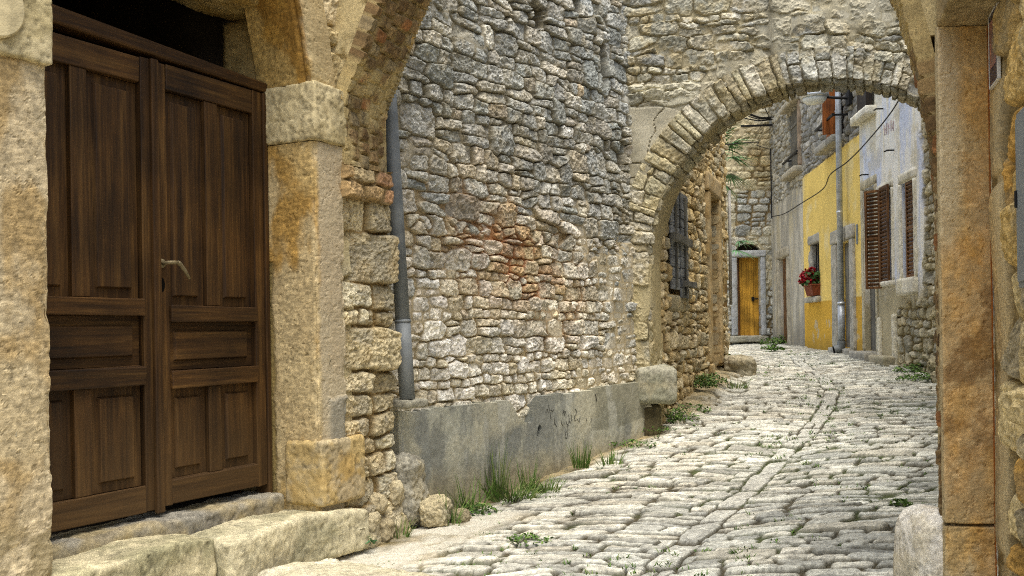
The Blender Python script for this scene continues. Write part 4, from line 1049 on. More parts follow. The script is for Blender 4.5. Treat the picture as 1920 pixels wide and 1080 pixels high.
surf('wall', us, vs, H - .04, C, FF.map(), M['stone'], fh, hole_keep(us, vs, [(5.60, 6.17, -.24, 1.70)]), thick=.4)
gcol = ('b3b5b4', 'a6a9aa', '98988e')
block('door_jamb', FF, (5.44, 5.595), (-.3, .06), (-.24, 1.70), r=.01, amp=.008, cols=gcol, seed=61, parent=fh, step=.04)
block('door_jamb', FF, (6.175, 6.30), (-.3, .06), (-.24, 1.70), r=.01, amp=.008, cols=gcol, seed=62, parent=fh, step=.04)
block('door_lintel', FF, (5.42, 6.32), (-.3, .07), (1.705, 1.87), r=.015, amp=.008, cols=gcol, seed=63, parent=fh, step=.04)
block('door_step', FF, (5.36, 6.26), (-.2, .30), (-.40, -.245), r=.02, amp=.012, cols=('a8a595', '98947f', '8d8977'), seed=64, parent=fh, step=.03)
mb = MB()
for i in range(3): mb.box(FF, 5.70 + i * .115, 5.70 + i * .115 + .112, -.20, -.165, -.24, 1.70, .002)
for i in range(2): mb.box(FF, 6.05 + i * .062, 6.05 + i * .062 + .060, -.20, -.170, -.24, 1.70, .002)
od = mb.build('door', M['wood_ochre'], fh, .003)
mb = MB().box(FF, 5.60, 5.70, -.24, -.19, -.24, 1.70); mb.build('door_frame', M['wood_louvre'], fh)
mb = MB().box(FF, 5.99, 6.05, -.165, -.13, .62, .72).box(FF, 6.0, 6.14, -.13, -.115, .655, .685); mb.build('handle', M['iron'], od)
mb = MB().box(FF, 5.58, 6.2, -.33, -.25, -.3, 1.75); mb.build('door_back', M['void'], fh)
# ------------------------------------------------------------------ row of houses on the right
def facade(name, a0, a1, z0, z1, step, colf, parent, holes, snaps_u=(), snaps_v=(), seed=300, st=None, stone_mask=None, mcol=None, scol=None, lich=None):  # feature positions along the row were computed from image pixels, then hardcoded in metres
    su = tuple(snaps_u) + tuple(x for h in holes for x in h[:2]); sv = tuple(snaps_v) + tuple(x for h in holes for x in h[2:])
    us = axis(a0, a1, step, su); vs = axis(z0, z1, step, sv)
    U, V = np.meshgrid(us, vs)
    C = colf(U, V); H = .03 + .010 * (fbm(U, V, 2.5, 4, seed) - .5) + .004 * (fbm(U, V, 16, 3, seed + 1) - .5)
    if stone_mask is not None:
        s_ = rubble(a0 - .1, a1 + .1, z0 - .1, z1 + .1, *(st or ((.10, .22), (1.0, 2.2))))
        m = masonry(us, vs, s_, seed + 2, warp=.04, depth=.032, joint=.008, edge=.028, rough=.016, facet=10)
        SC = paint(m, pal(len(s_), scol), lin(mcol), .12, lichen=lich, lamt=.4)
        k = stone_mask(U, V); C = mix(C, SC, k); H = H * (1 - k) + (m.H - .012) * k
    return surf(name, us, vs, H - .03, C, RF.map(), M['render'], parent, hole_keep(us, vs, holes), thick=.32)

def tint(c, U, V, sc, amt, seed, sx=1, sy=1):
    return np.broadcast_to(lin(c) if isinstance(c, str) else c, U.shape + (3,)) * (1 + amt * (fbm(U, V, sc, 4, seed, sx, sy) - .5))[..., None]

def window_frame(fr, a0, a1, z0, z1, w_, mat_cols, parent, seed, h=(-.15, .018), sill=.08):
    block('frame_side', fr, (a0 - w_, a0 - .002), h, (z0, z1), r=.008, amp=.004, cols=mat_cols, seed=seed, parent=parent, step=.04)
    block('frame_side', fr, (a1 + .002, a1 + w_), h, (z0, z1), r=.008, amp=.004, cols=mat_cols, seed=seed + 1, parent=parent, step=.04)
    block('frame_head', fr, (a0 - w_, a1 + w_), h, (z1 + .002, z1 + w_ * 1.1), r=.008, amp=.004, cols=mat_cols, seed=seed + 2, parent=parent, step=.04)
    if sill: block('sill', fr, (a0 - w_, a1 + w_), (h[0], h[1] + .05), (z0 - sill, z0 - .002), r=.01, amp=.005, cols=mat_cols, seed=seed + 3, parent=parent, step=.04)

def louvre(name, fr, a0, a1, h0, h1, z0, z1, mat, parent, pitch=.055):
    """a louvred leaf whose foot runs from (a0,h0) to (a1,h1)"""
    p0, p1 = fr.p(a0, h0, 0)[:2], fr.p(a1, h1, 0)[:2]; d = p1 - p0; L = np.linalg.norm(d)
    F2 = Frame(p0, d, fr.n if abs(d @ fr.n) < .8 * L else -fr.d)
    q = MB(); t = .035
    q.box(F2, 0, t, 0, .03, z0, z1).box(F2, L - t, L, 0, .03, z0, z1)
    for z in (z0, (z0 + z1) / 2, z1 - t): q.box(F2, t + .001, L - t - .001, .001, .029, z, z + t)
    lf = q.build(name, mat, parent, .003)
    q = MB(); z = z0 + t + .01
    while z < z1 - t - .04:
        P = [F2.p(t, .002, z), F2.p(L - t, .002, z), F2.p(L - t, .028, z + .030), F2.p(t, .028, z + .030)]
        q.hexa([p + np.array([0, 0, 0]) for p in P] + [p + np.array([0, 0, .008]) for p in P]); z += pitch
    s = q.build('slats', mat, lf); return lf

# grey rendered house
gh = thing('grey_house', tuple(RF.p(-6.3, -.1, -.46)), 'tall grey rendered house with rubble upper storey, left of the yellow house', 'house')
def gcolf(U, V):
    C = mix(tint('bdb8a8', U, V, 2.5, .5, 301), tint('a19d90', U, V, 3, .4, 302), sstep(.42, .6, fbm(U, V, 2.4, 5, 303, 1.3, .5)))
    C = mix(C, tint('c0b698', U, V, 4, .3, 304), .7 * sstep(.55, .65, fbm(U, V, 2.6, 4, 305, 1.4, .5)))
    return mix(C, tint('7d7668', U, V, 4, .4, 306), .6 * sstep(.25, -.3, V + .5 * (fbm(U, V, 2, 3, 307) - .5)))
GH = ['a9a698', '96958c', 'b5b0a0', '8d8c84']
facade('wall', -8.3, -4.43, -.7, 6.4, .024, gcolf, gh, [(-7.15, -6.25, -.42, 1.55), (-5.78, -4.68, 3.36, 4.66)], seed=310,
       stone_mask=lambda U, V: sstep(2.85, 2.95, V + .2 * (fbm(U, V, 3, 3, 308) - .5)), scol=GH, mcol='8a8069')
bk = ('b5ad98', 'a39b86', '938d7c')
block('door_jamb', RF, (-7.42, -7.16), (-.2, .05), (-.5, 1.55), r=.01, amp=.008, cols=bk, seed=71, parent=gh, step=.05)
block('door_jamb', RF, (-6.24, -6.0), (-.2, .04), (-.5, 1.55), r=.01, amp=.008, cols=bk, seed=72, parent=gh, step=.05)
block('door_lintel', RF, (-7.42, -6.0), (-.2, .055), (1.555, 1.78), r=.01, amp=.008, cols=bk, seed=73, parent=gh, step=.05)
mb = MB().box(RF, -7.15, -6.245, -.10, -.06, -.5, 1.56); mb.build('door', M['wood_louvre'], gh)
q = MB()
for i in range(9): q.box(RF, -5.77 + i * .12, -5.77 + i * .12 + .117, -.06, -.03, 3.38, 4.65, .002)
s = q.build('shutter', M['wood_grey_upright'], gh, .003)
for z in (3.7, 4.3): MB().box(RF, -5.74, -4.72, -.0295, -.01, z, z + .06).build('batten', M['wood_grey_upright'], s, .002)
block('window_cornice', RF, (-5.98, -4.48), (-.1, .17), (4.70, 4.83), r=.02, amp=.006, cols=bk, seed=74, parent=gh, step=.05)
block('window_sill', RF, (-5.95, -4.50), (-.1, .17), (3.20, 3.335), r=.02, amp=.006, cols=bk, seed=75, parent=gh, step=.05)
block('frame_side', RF, (-4.675, -4.50), (-.1, .05), (3.34, 4.69), r=.008, amp=.004, cols=('a08c76', '91806a', '8d8575'), seed=76, parent=gh, step=.05)
q = MB().box(RF, -6.0, -4.35, .10, .13, 3.58, 3.62).box(RF, -5.6, -5.56, .0, .099, 3.585, 3.615).box(RF, -4.7, -4.66, .0, .099, 3.585, 3.615); q.build('rail', M['iron'], gh)

# yellow house
yh = thing('yellow_house', tuple(RF.p(-2.1, -.1, -.5)), 'yellow painted house with an ochre lower band and red flowers at its window', 'house')
def ycolf(U, V):
    C = tint(np.array((.80, .59, .17)), U, V, 1.6, .18, 321) * (1 + .10 * (fbm(U, V, 5, 3, 322, 2, .4) - .5))[..., None]
    C = C * (1 + .22 * (fbm(U, V, 3.5, 5, 328, 1.6, .3) - .5))[..., None]; C = mix(C, tint(np.array((.74, .66, .40)), U, V, 4, .2, 329), .45 * sstep(.56, .70, fbm(U, V, 1.8, 5, 320)))
    lo = tint(np.array((.64, .38, .05)), U, V, 2.2, .25, 323)
    C = mix(C, lo, sstep(.452, .445, V + .012 * (fbm(U, V, 6, 2, 324) - .5)))
    dirt = sstep(-.15, -.5, V + .3 * (fbm(U, V, 3, 3, 325) - .5)); C = mix(C, C * np.array([.72, .74, .9]), dirt)
    chip = sstep(.66, .70, fbm(U, V, 5, 4, 326)) * (V < .1); return mix(C, tint('bdb49a', U, V, 5, .3, 327), chip * .7)
facade('wall', -4.42, .10, -.75, 6.2, .022, ycolf, yh, [(-3.80, -2.95, .56, 1.74), (-1.42, -.52, -.40, 1.42), (-2.1, -1.0, 3.26, 4.4)], seed=330,
       stone_mask=lambda U, V: sstep(3.04, 3.07, V), scol=['9a9992', '8b8a85', 'a8a59b', '7f7f7a'], mcol='7d786c')
rk = ('a9a597', '97948a', '888578')
block('window_head', RF, (-3.98, -2.93), (-.22, .015), (1.60, 1.78), r=.02, amp=.014, cols=rk, seed=81, parent=yh, step=.03)
block('window_side', RF, (-3.97, -3.70), (-.22, .0), (.57, 1.595), r=.03, amp=.02, cols=rk, seed=82, parent=yh, step=.03)
block('window_sill', RF, (-3.95, -2.85), (-.2, .10), (.44, .555), r=.015, amp=.008, cols=('bdb8a8', 'aaa594', '9a9585'), seed=83, parent=yh, step=.04)
q = MB().box(RF, -3.9, -2.9, -.30, -.27, .5, 1.8); q.build('window_pane', M['glass_dark'], yh)
q = MB()
for a in (-3.5, -3.3, -3.1): q.tube([RF.p(a, -.06, .56), RF.p(a, -.06, 1.59)], .010, 6)
for z in (.85, 1.2): q.tube([RF.p(-3.7, -.06, z), RF.p(-2.95, -.06, z)], .010, 6)
q.build('window_grille', M['iron'], yh)
dj = ('b9b4a6', 'aba696', '9c988a')
block('door_jamb', RF, (-1.80, -1.425), (-.25, .05), (-.42, 1.42), r=.012, amp=.008, cols=dj, seed=84, parent=yh, step=.04)
block('door_jamb', RF, (-.515, -.26), (-.25, .05), (-.42, 1.42), r=.012, amp=.008, cols=dj, seed=85, parent=yh, step=.04)
block('door_lintel', RF, (-1.82, -.24), (-.25, .06), (1.425, 1.66), r=.012, amp=.008, cols=dj, seed=86, parent=yh, step=.04)
block('door_step', RF, (-1.75, -.30), (-.25, .14), (-.60, -.405), r=.02, amp=.012, cols=rk, seed=87, parent=yh, step=.04)
q = MB().box(RF, -1.42, -.52, -.16, -.11, -.41, 1.42); q.build('door', M['wood_grey_upright'], yh)
q = MB()
q.box(RF, -2.09, -1.60, -.02, .02, 3.27, 4.39); s = q.build('shutter', M['wood_orange'], yh, .004)
q = MB()
for i in range(6): q.box(RF, -2.05, -1.64, .0205, .035, 3.32 + i * .18, 3.32 + i * .18 + .14, .002)
q.build('panel', M['wood_orange'], s, .004)
F2 = Frame(RF.p(-.98, .02, 0)[:2], RF.n, -RF.d)
q = MB(); q.box(F2, 0, .31, 0, .035, 3.27, 4.39); s = q.build('shutter', M['wood_orange'], yh, .004)
q = MB()
for i in range(6): q.box(F2, .04, .27, .0355, .05, 3.32 + i * .18, 3.32 + i * .18 + .14, .002)
q.build('panel', M['wood_orange'], s, .004)
q = MB().box(RF, -2.15, -1.05, -.3, -.27, 3.2, 4.45); q.build('window_pane', M['glass_dark'], yh)
block('window_sill', RF, (-2.25, -.85), (-.1, .22), (3.12, 3.255), r=.02, amp=.008, cols=rk, seed=88, parent=yh, step=.04)
q = MB().box(RF, -1.95, -.55, .24, .27, 3.50, 3.54).box(RF, -1.9, -1.86, 0, .239, 3.505, 3.535).box(RF, -.62, -.58, 0, .239, 3.505, 3.535); q.build('rail', M['iron'], yh)
q = MB().box(RF, -.14, -.06, .004, .02, 1.30, 1.62, .003); q.build('meter_plate', M['grey_paint'], yh, .003)

# white and blue house, running on as bare stone to the archway
wh = thing('white_house', tuple(RF.p(1.6, -.1, -.55)), 'white and pale blue flaking house with brown louvred shutters, right of the yellow house', 'house')
def wcolf(U, V):
    C = mix(tint('eeede4', U, V, 2, .12, 341), tint('d2daea', U, V, 3, .12, 342), sstep(.44, .60, fbm(U, V, 2.2, 4, 343, 1.6, .45)))
    C = mix(C, tint('e0dac2', U, V, 3, .2, 344), .7 * sstep(.54, .62, fbm(U, V, 3.2, 4, 345, 2.6, .25)))
    C = mix(C, tint('c9bf9f', U, V, 4, .3, 346), .45 * sstep(.60, .68, fbm(U, V, 2.4, 5, 347)))
    return mix(C, tint('b5ab8c', U, V, 3, .35, 348), sstep(.8, .25, V + .6 * (fbm(U, V, 2.2, 4, 349) - .5)))
def wmask(U, V):
    nz = fbm(U, V, 2.4, 4, 350) - .5
    a = sstep(3.10, 3.2, U + .35 * nz); b = sstep(1.95, 2.05, U + .3 * nz) * sstep(.42, .34, V + .5 * nz + .10 * (3 - U))
    return np.maximum(a, b)
facade('wall', .10, 6.85, -.95, 6.0, .02, wcolf, wh, [(.28, .92, -.42, 2.12), (1.12, 1.78, .62, 1.95), (2.28, 2.78, .62, 1.92), (.25, 1.0, 3.3, 4.4)], seed=360,
       stone_mask=wmask, scol=['bdb396', 'b0a788', 'a39f8e', 'c6bfa6'], mcol='80724e', lich=lin('84826f'))
wf = ('e2decd', 'd6d0b8', 'c6bfa4')
window_frame(RF, .28, .92, -.42, 2.12, .13, ('c9c2a8', 'b8ae90', 'a59c82'), wh, 91, sill=0)
block('door_step', RF, (.10, 1.05), (-.25, .22), (-.72, -.425), r=.02, amp=.012, cols=rk, seed=95, parent=wh, step=.04)
q = MB()
for i in range(5): q.box(RF, .285 + i * .126, .285 + i * .126 + .123, -.12, -.08, -.42, 2.10, .002)
q.build('door', M['wood_grey_upright'], wh, .003)
window_frame(RF, 1.12, 1.78, .62, 1.95, .10, wf, wh, 96)
q = MB().box(RF, 1.1, 1.8, -.29, -.26, .6, 2.0); q.build('window_pane', M['glass_dark'], wh)
louvre('shutter', RF, 1.36, 1.16, .03, .20, .52, 1.98, M['wood_louvre'], wh)
louvre('shutter', RF, 1.375, 1.78, .035, .03, .56, 2.0, M['wood_louvre'], wh)
window_frame(RF, 2.28, 2.78, .62, 1.92, .13, wf, wh, 101, sill=.24)
q = MB().box(RF, 2.25, 2.8, -.29, -.26, .6, 1.95); q.build('window_pane', M['glass_dark'], wh)
louvre('shutter', RF, 2.40, 2.775, -.035, -.035, .625, 1.915, M['wood_louvre'], wh)
q = MB().box(RF, .22, 1.03, -.29, -.26, 3.25, 4.45); q.build('window_pane', M['glass_dark'], wh)
q = MB().box(RF, .26, .60, .03, .07, 3.31, 4.39).box(RF, .62, .98, .03, .12, 3.31, 4.39); q.build('shutter', M['wood_dark'], wh, .004)
block('window_sill', RF, (.15, 1.1), (-.1, .16), (3.16, 3.295), r=.02, amp=.008, cols=wf, seed=105, parent=wh, step=.04)
block('door_surround', RF, (1.10, 1.22), (-.02, .055), (-.62, .10), r=.03, amp=.01, cols=wf, seed=106, parent=wh, step=.03)
block('door_surround', RF, (1.86, 1.98), (-.02, .06), (-.62, .14), r=.03, amp=.01, cols=wf, seed=107, parent=wh, step=.03)
block('bench_stone', RF, (1.15, 1.98), (-.02, .20), (-.78, -.46), r=.03, amp=.014, cols=('b0a890', 'a09880', '8d8a70'), seed=108, parent=wh, step=.03)
# faded marks on the plaster
q = MB()
for pts in ([(1.50, 2.90), (1.52, 2.74), (1.56, 2.84)], [(1.60, 2.74), (1.63, 2.90)], [(1.69, 2.72), (1.70, 2.88), (1.76, 2.80)], [(1.83, 2.74), (1.84, 2.90)], [(1.90, 2.76), (1.95, 2.86), (1.93, 2.72)]):
    q.tube([RF.p(a, .004, z) for a, z in pts], .006, 5)
q.build('faded_scrawl', M['faded_red'], wh)
for (a, z) in ((1.95, 2.45), (1.45, 3.15), (.6, 2.32)): MB().tube([RF.p(a, .0, z), RF.p(a, .10, z), RF.p(a - .05, .12, z - .01)], .012, 6).build('iron_hook', M['iron'], wh)
# ------------------------------------------------------------------ pipes, lamp, cables
dp = thing('downpipe', tuple(MF.p(.30, .1, -.4)), 'grey zinc downpipe leaning against the rubble wall under the brick arch', 'downpipe')
pt, pb = MF.p(.113, .09, 1.62), MF.p(.135, .19, -.42)
P_ = lambda t: pb + (pt - pb) * t
pt2 = P_(1.35)
mb = MB().tube([P_(.235), P_(.6), pt2], .046, 20); mb.build('pipe', M['zinc'], dp, smooth=True)
mb = MB().tube([P_(0), P_(.24)], .0485, 20); mb.build('lower_pipe', M['zinc'], dp, smooth=True)
mb = MB().tube([P_(.232), P_(.241)], .0510, 20); mb.build('collar', M['zinc'], dp, smooth=True)
block('rest_stone', MF, (.06, .26), (.0, .26), (-.475, -.425), r=.015, amp=.008, cols=('aaa590', '9b9683', '8a8676'), seed=111, parent=dp, step=.012)

fp = thing('street_downpipe', tuple(RF.p(-.72, .12, -.45)), 'tall silver downpipe with a spout foot on the yellow house', 'downpipe')
mb = MB().tube([RF.p(-.74, .13, -.30), RF.p(-.74, .13, .35)], .058, 16); mb.build('lower_pipe', M['street_zinc'], fp, smooth=True)
mb = MB().tube([RF.p(-.74, .13, .34), RF.p(-.70, .13, 6.1)], .050, 16); mb.build('pipe', M['street_zinc'], fp, smooth=True)
mb = MB().tube([RF.p(-.74, .13, -.28), RF.p(-.74, .135, -.37), RF.p(-.74, .17, -.41), RF.p(-.74, .26, -.43)], [.07, .07, .07, .074], 16, cap=False); mb.build('spout', M['zinc'], fp, smooth=True)
mb = MB().tube([RF.p(-.74, .255, -.43), RF.p(-.74, .258, -.43)], .064, 16); mb.build('spout_mouth', M['void'], fp)
for z in (.36, 1.9, 3.6): MB().tube([RF.p(-.735, .13, z - .02), RF.p(-.735, .13, z + .02)], .066 if z < 1 else .056, 16).build('clamp', M['steel'], fp, smooth=True)

lp = thing('street_lamp', tuple(RF.p(-.4, .05, 3.76)), 'round silver street lamp on a bracket arm beside the orange shutters', 'street lamp')
lz = 3.76
mb = MB().box(RF, -.55, -.33, .0, .05, lz - .12, lz + .12).tube([RF.p(-.45, .05, lz), RF.p(-.45, .22, lz + .01), RF.p(-.5, .42, lz + .05)], .025, 8); mb.build('bracket', M['iron'], lp)
hc = RF.p(-.52, .56, lz + .07)
def lathe(mb, c, pr, seg=24):
    rings = [[c + np.array([r * math.cos(t), r * math.sin(t), z]) for t in np.linspace(0, 2 * math.pi, seg, endpoint=False)] for r, z in pr]
    pts = [p for rg in rings for p in rg]; f = []
    for i in range(len(rings) - 1):
        for k in range(seg): f.append((i * seg + k, i * seg + (k + 1) % seg, (i + 1) * seg + (k + 1) % seg, (i + 1) * seg + k))
    f.append(tuple(range(seg))[::-1]); f.append(tuple((len(rings) - 1) * seg + k for k in range(seg)))
    mb.poly(pts, f); return mb
lathe(MB(), hc, [(.235, -.03), (.24, 0), (.225, .06), (.17, .11), (.09, .14), (.03, .15)]).build('head', M['steel'], lp, smooth=True)
lathe(MB(), hc, [(.05, -.145), (.13, -.13), (.185, -.085), (.205, -.032)]).build('bowl', M['lamp_glass'], lp, smooth=True)

def cable(name, pts, r, label):
    c = catmull(np.array(pts), 6)
    o = MB().tube([tuple(p) for p in c], r, 6).build(name, M['cable'])
    return tag(recentre(o, tuple(c[0])), label, 'cable')
cable('cable', [RF.p(2.9, .05, 3.35), RF.p(2.3, .06, 3.02), RF.p(.9, .07, 2.80), RF.p(-.2, .12, 2.66), RF.p(-.95, .22, 2.58), RF.p(-2.2, .08, 2.50), RF.p(-4.2, .07, 2.50), RF.p(-6.2, .06, 2.52), RF.p(-7.8, .05, 2.64)], .010, 'black cable sagging across the white and yellow house fronts')
cable('cable', [RF.p(-7.86, .06, 2.6), RF.p(-7.86, .06, 3.2), RF.p(-7.86, .06, 3.8), RF.p(-7.86, .06, 4.3)], .016, 'black cable running straight up the corner of the grey house')
cable('cable', [LF.p(4.27, .0, 2.55), (4.4, 17, 3.25), (5.3, 20.5, 3.85), RF.p(-7.84, .08, 4.28)], .010, 'thin black cable crossing the lane from the shuttered house to the grey house')
cable('cable', [RF.p(-7.86, .08, 5.05), RF.p(-6.9, .4, 5.3), RF.p(-6.0, .5, 5.7), RF.p(-5.2, .5, 6.2)], .011, 'black cable rising from a bundle above the lane to the right')
# insulator bracket bundle
o = MB()
for k in range(7):
    a = RF.p(-7.9 + .05 * k, .02 + .05 * (k % 3), 4.98 + .05 * random.random()); b = RF.p(-7.9 + .1 * k, .6 + .08 * (k % 2), 5.0 + .12 * random.random())
    o.tube([a, (a + b) / 2 + np.array([0, 0, -.04]), b], .014, 5)
o.box(RF, -7.95, -7.88, .0, .75, 4.86, 4.90)
tag(recentre(o.build('cable_bracket', M['iron']), tuple(RF.p(-7.9, .1, 4.9))), 'dark wall bracket with a tangle of cables high on the grey house', 'bracket')

# ------------------------------------------------------------------ plants
def ribbon(V, F, C, base, d, side, L, w_, droop, col, seg=4):
    b0 = len(V); p = np.array(base, float); d = np.array(d, float)
    for i in range(seg + 1):
        t = i / seg; ww = w_ * (1 - t ** 1.6) + w_ * .06
        V.append(p - side * ww); V.append(p + side * ww); C.append(col * (.8 + .4 * t)); C.append(col * (.8 + .4 * t))
        d = d + np.array([0, 0, -droop / seg]); d /= np.linalg.norm(d); p = p + d * L / seg
    for i in range(seg): F.append((b0 + 2 * i, b0 + 2 * i + 1, b0 + 2 * i + 3, b0 + 2 * i + 2))

G1 = [np.array((.10, .19, .028)), np.array((.075, .15, .02)), np.array((.16, .22, .05)), np.array((.22, .24, .09))]
def tuft(pos, n_, hgt, spread, label, width=.0045, droop=.9, upright=.5):
    V, F, C = [], [], []
    for i in range(n_):
        a = random.uniform(0, 2 * math.pi); r = random.random() ** .6 * spread
        b = np.array(pos) + np.array([r * math.cos(a), r * math.sin(a) * .6, -.01])
        lean = random.uniform(.05, .75) * (1.2 - upright)
        d = np.array([math.cos(a) * lean + random.uniform(-.15, .15), math.sin(a) * lean, 1.0]); d /= np.linalg.norm(d)
        s = np.array([-math.sin(a + 1), math.cos(a + 1), 0])
        ribbon(V, F, C, b, d, s, hgt * random.uniform(.35, 1.1), width * random.uniform(.6, 1.2), droop * random.uniform(.3, 1.2), random.choice(G1) * random.uniform(.7, 1.25))
    o = link('grass_tuft', raw_mesh('grass_tuft', V, F, np.array(C)), M['leaf'])
    return tag(recentre(o, pos), label, 'grass', 'grass tufts along the lane')

def herb(pos, n_, r, h, label, ls=.014, name='weed_clump', cols=None, cat='weed', group='leafy weeds along the lane', flat=.5):
    V, F, C = [], [], []
    cols = cols or [np.array((.085, .17, .025)), np.array((.06, .12, .02)), np.array((.13, .20, .04))]
    for i in range(n_):
        a = random.uniform(0, 6.283); q = random.random() ** .6; hh = h * random.random() * (1 - q * q * .6)
        c = np.array(pos) + np.array([r * q * math.cos(a), r * q * math.sin(a) * .75, hh])
        n3 = np.array([random.gauss(0, flat), random.gauss(0, flat), 1]); n3 /= np.linalg.norm(n3)
        t = np.cross(n3, [random.gauss(0, 1), random.gauss(0, 1), .1]); t /= np.linalg.norm(t); s = np.cross(n3, t)
        L = ls * random.uniform(.6, 1.5); col = random.choice(cols) * random.uniform(.65, 1.3); b = len(V)
        V += [c - t * L, c - t * L * .1 + s * L * .5 + n3 * L * .12, c + t * L, c - t * L * .1 - s * L * .5 + n3 * L * .12]; C += [col] * 4; F.append((b, b + 1, b + 2, b + 3))
    for i in range(max(4, n_ // 14)):
        a = random.uniform(0, 6.283); rr = r * .7 * random.random(); b = np.array(pos) + np.array([rr * math.cos(a), rr * math.sin(a) * .75, -.01])
        ribbon(V, F, C, b, np.array([math.cos(a) * .3, math.sin(a) * .3, 1]), np.array([-math.sin(a), math.cos(a), 0]), h * random.uniform(.5, 1), .002, .3, cols[0])
    o = link(name, raw_mesh(name, V, F, np.array(C)), M['leaf'])
    return tag(recentre(o, tuple(pos)), label, cat, group)

def onst(x, y): return (x, y, float(gz(y)) + .02)
tuft(onst(-.12, 6.80), 60, .42, .07, 'tallest grass tuft, at the foot of the cement base', droop=.35, upright=.95)
tuft(onst(-.02, 6.72), 190, .20, .17, 'broad bushy grass clump below the tallest blades', droop=1.3, upright=.2)
tuft(onst(.22, 6.92), 110, .15, .12, 'low rounded grass tuft right of the bushy clump by the cement base', droop=1.2, upright=.3)
tuft(onst(.10, 6.98), 30, .24, .06, 'sparse yellowish grass blades against the middle of the cement base', droop=.5, upright=.8)
tuft(onst(-.32, 6.42), 45, .26, .12, 'thin grass blades beside the dark gap below the cement base', droop=.9, upright=.6)
tuft(onst(.53, 7.62), 55, .22, .06, 'slender upright grass tuft near the graffiti scrawl', droop=.5, upright=.9)
tuft(onst(.76, 7.72), 40, .14, .10, 'small grass tuft between the graffiti wall and the cobbles', droop=.8, upright=.5)
tuft((-.70, 5.72, -1.24), 45, .16, .07, 'wispy grass tuft at the corner of the rubble pier', droop=.8, upright=.6)
tuft((-.42, 5.98, -1.22), 40, .26, .07, 'grass blades in the crevice between the pier and the cement base', droop=.7, upright=.7)
tuft(onst(2.62, 11.30), 60, .16, .16, 'grass tuft beside the doorway jamb of the shuttered house', droop=.9, upright=.4)
herb(onst(1.60, 9.30), 420, .20, .14, 'bushy weeds under the projecting impost stone of the archway', .018)
herb(onst(1.80, 9.75), 300, .22, .10, 'weeds in the gutter just past the archway impost', .018)
herb(onst(1.30, 8.85), 150, .20, .06, 'low weeds on the gutter edge at the right end of the cement base', .015)
herb(onst(1.02, 8.30), 170, .22, .06, 'creeping weeds at the cobble edge below the graffiti wall', .015)
herb((2.12, 10.70, -.68), 320, .18, .16, 'round green weed against the foot of the shuttered house', .02)
herb((2.35, 11.25, -.66), 200, .16, .12, 'second smaller weed at the foot of the shuttered house, nearer its doorway', .02)
herb((3.02, 13.2, -.60), 250, .22, .22, 'weeds between the shuttered house corner and the boulder', .025)
herb(onst(5.35, 12.6), 400, .35, .12, 'weeds along the foot of the white house stonework', .025)
herb(onst(5.02, 11.7), 350, .35, .09, 'spreading weeds in front of the loose stones on the right', .022)
herb(onst(6.30, 22.6), 300, .5, .22, 'weeds by the doorway of the grey house', .04)
herb(onst(5.05, 18.6), 160, .25, .10, 'small weed at the foot of the yellow house', .035)
herb((-.86, 5.44, -1.2), 16, .09, .06, 'broad leaved seedling between the doorstep and the low slab', .04, flat=.35, cols=[np.array((.05, .14, .05)), np.array((.07, .18, .06))])
herb(onst(2.55, 6.35), 90, .08, .05, 'small weed between cobbles near the guard stone', .016)
herb(onst(.08, 5.55), 110, .14, .05, 'small weed between the foreground cobbles near the doorstep slab', .016)
herb(onst(-.25, 6.32), 160, .14, .07, 'weeds in the dark gap below the cement base', .016)
herb((-.98, 5.36, -.93), 30, .03, .03, 'tiny weed on the doorstep against the pilaster base', .010)

# weeds scattered in the joints: nobody could count them
V, F, C = [], [], []
rr = random.Random(3)
for i in range(1700):
    y = 4.3 + 14 * rr.random() ** 1.6; x = float(cx(y)) + rr.uniform(-2.1, 2.1)
    if noise2(np.array(x * 1.2), np.array(y * 1.2), 78) < .50: continue
    b = np.array([x, y, float(gz(y)) + .004])
    for k in range(6):
        a = rr.uniform(0, 6.28); col = G1[rr.randrange(3)] * rr.uniform(.6, 1.1)
        ribbon(V, F, C, b + np.array([rr.gauss(0, .02), rr.gauss(0, .01), 0]), np.array([math.cos(a) * .6, math.sin(a) * .6, 1]), np.array([-math.sin(a), math.cos(a), 0]), rr.uniform(.012, .040) * (1 + y / 20), .0028 * (1 + y / 14), .8, col, 2)
o = link('joint_weeds', raw_mesh('joint_weeds', V, F, np.array(C)), M['leaf'])
tag(o, 'sparse grass and moss growing in the joints of the cobbles', 'grass', kind='stuff')

# palm behind the shuttered house
pm = thing('palm_tree', (3.15, 15.0, -.6), 'green fan palm peeping out behind the corner of the shuttered house', 'palm')
mb = MB().tube([(3.05, 15.0, -.6), (3.07, 15.0, .8), (3.10, 15.0, 1.9), (3.12, 15.0, 2.6)], [.13, .11, .10, .12], 10); mb.build('trunk', M['trunk'], pm, smooth=True)
def frond(c, dirv, L, nblade=26):
    V, F, C = [], [], []
    dirv = np.array(dirv, float); dirv /= np.linalg.norm(dirv); tip = np.array(c) + dirv * L * .45
    s = np.cross(dirv, [0, 0, 1]); s /= np.linalg.norm(s)
    ribbon(V, F, C, c, dirv, s, L * .47, .010, .15, np.array((.10, .14, .04)))
    up = np.cross(s, dirv)
    for i in range(nblade):
        t = (i / (nblade - 1) - .5) * 3.4
        d = dirv * math.cos(t) + s * math.sin(t) + up * random.uniform(-.05, .12)
        sd = np.cross(d, up); sd /= np.linalg.norm(sd)
        ribbon(V, F, C, tip, d, sd, L * random.uniform(.42, .58), .014, random.uniform(.25, .6), np.array((.08, .20, .07)) * random.uniform(.7, 1.5))
    link('frond', raw_mesh('frond', V, F, np.array(C)), M['leaf'], pm)
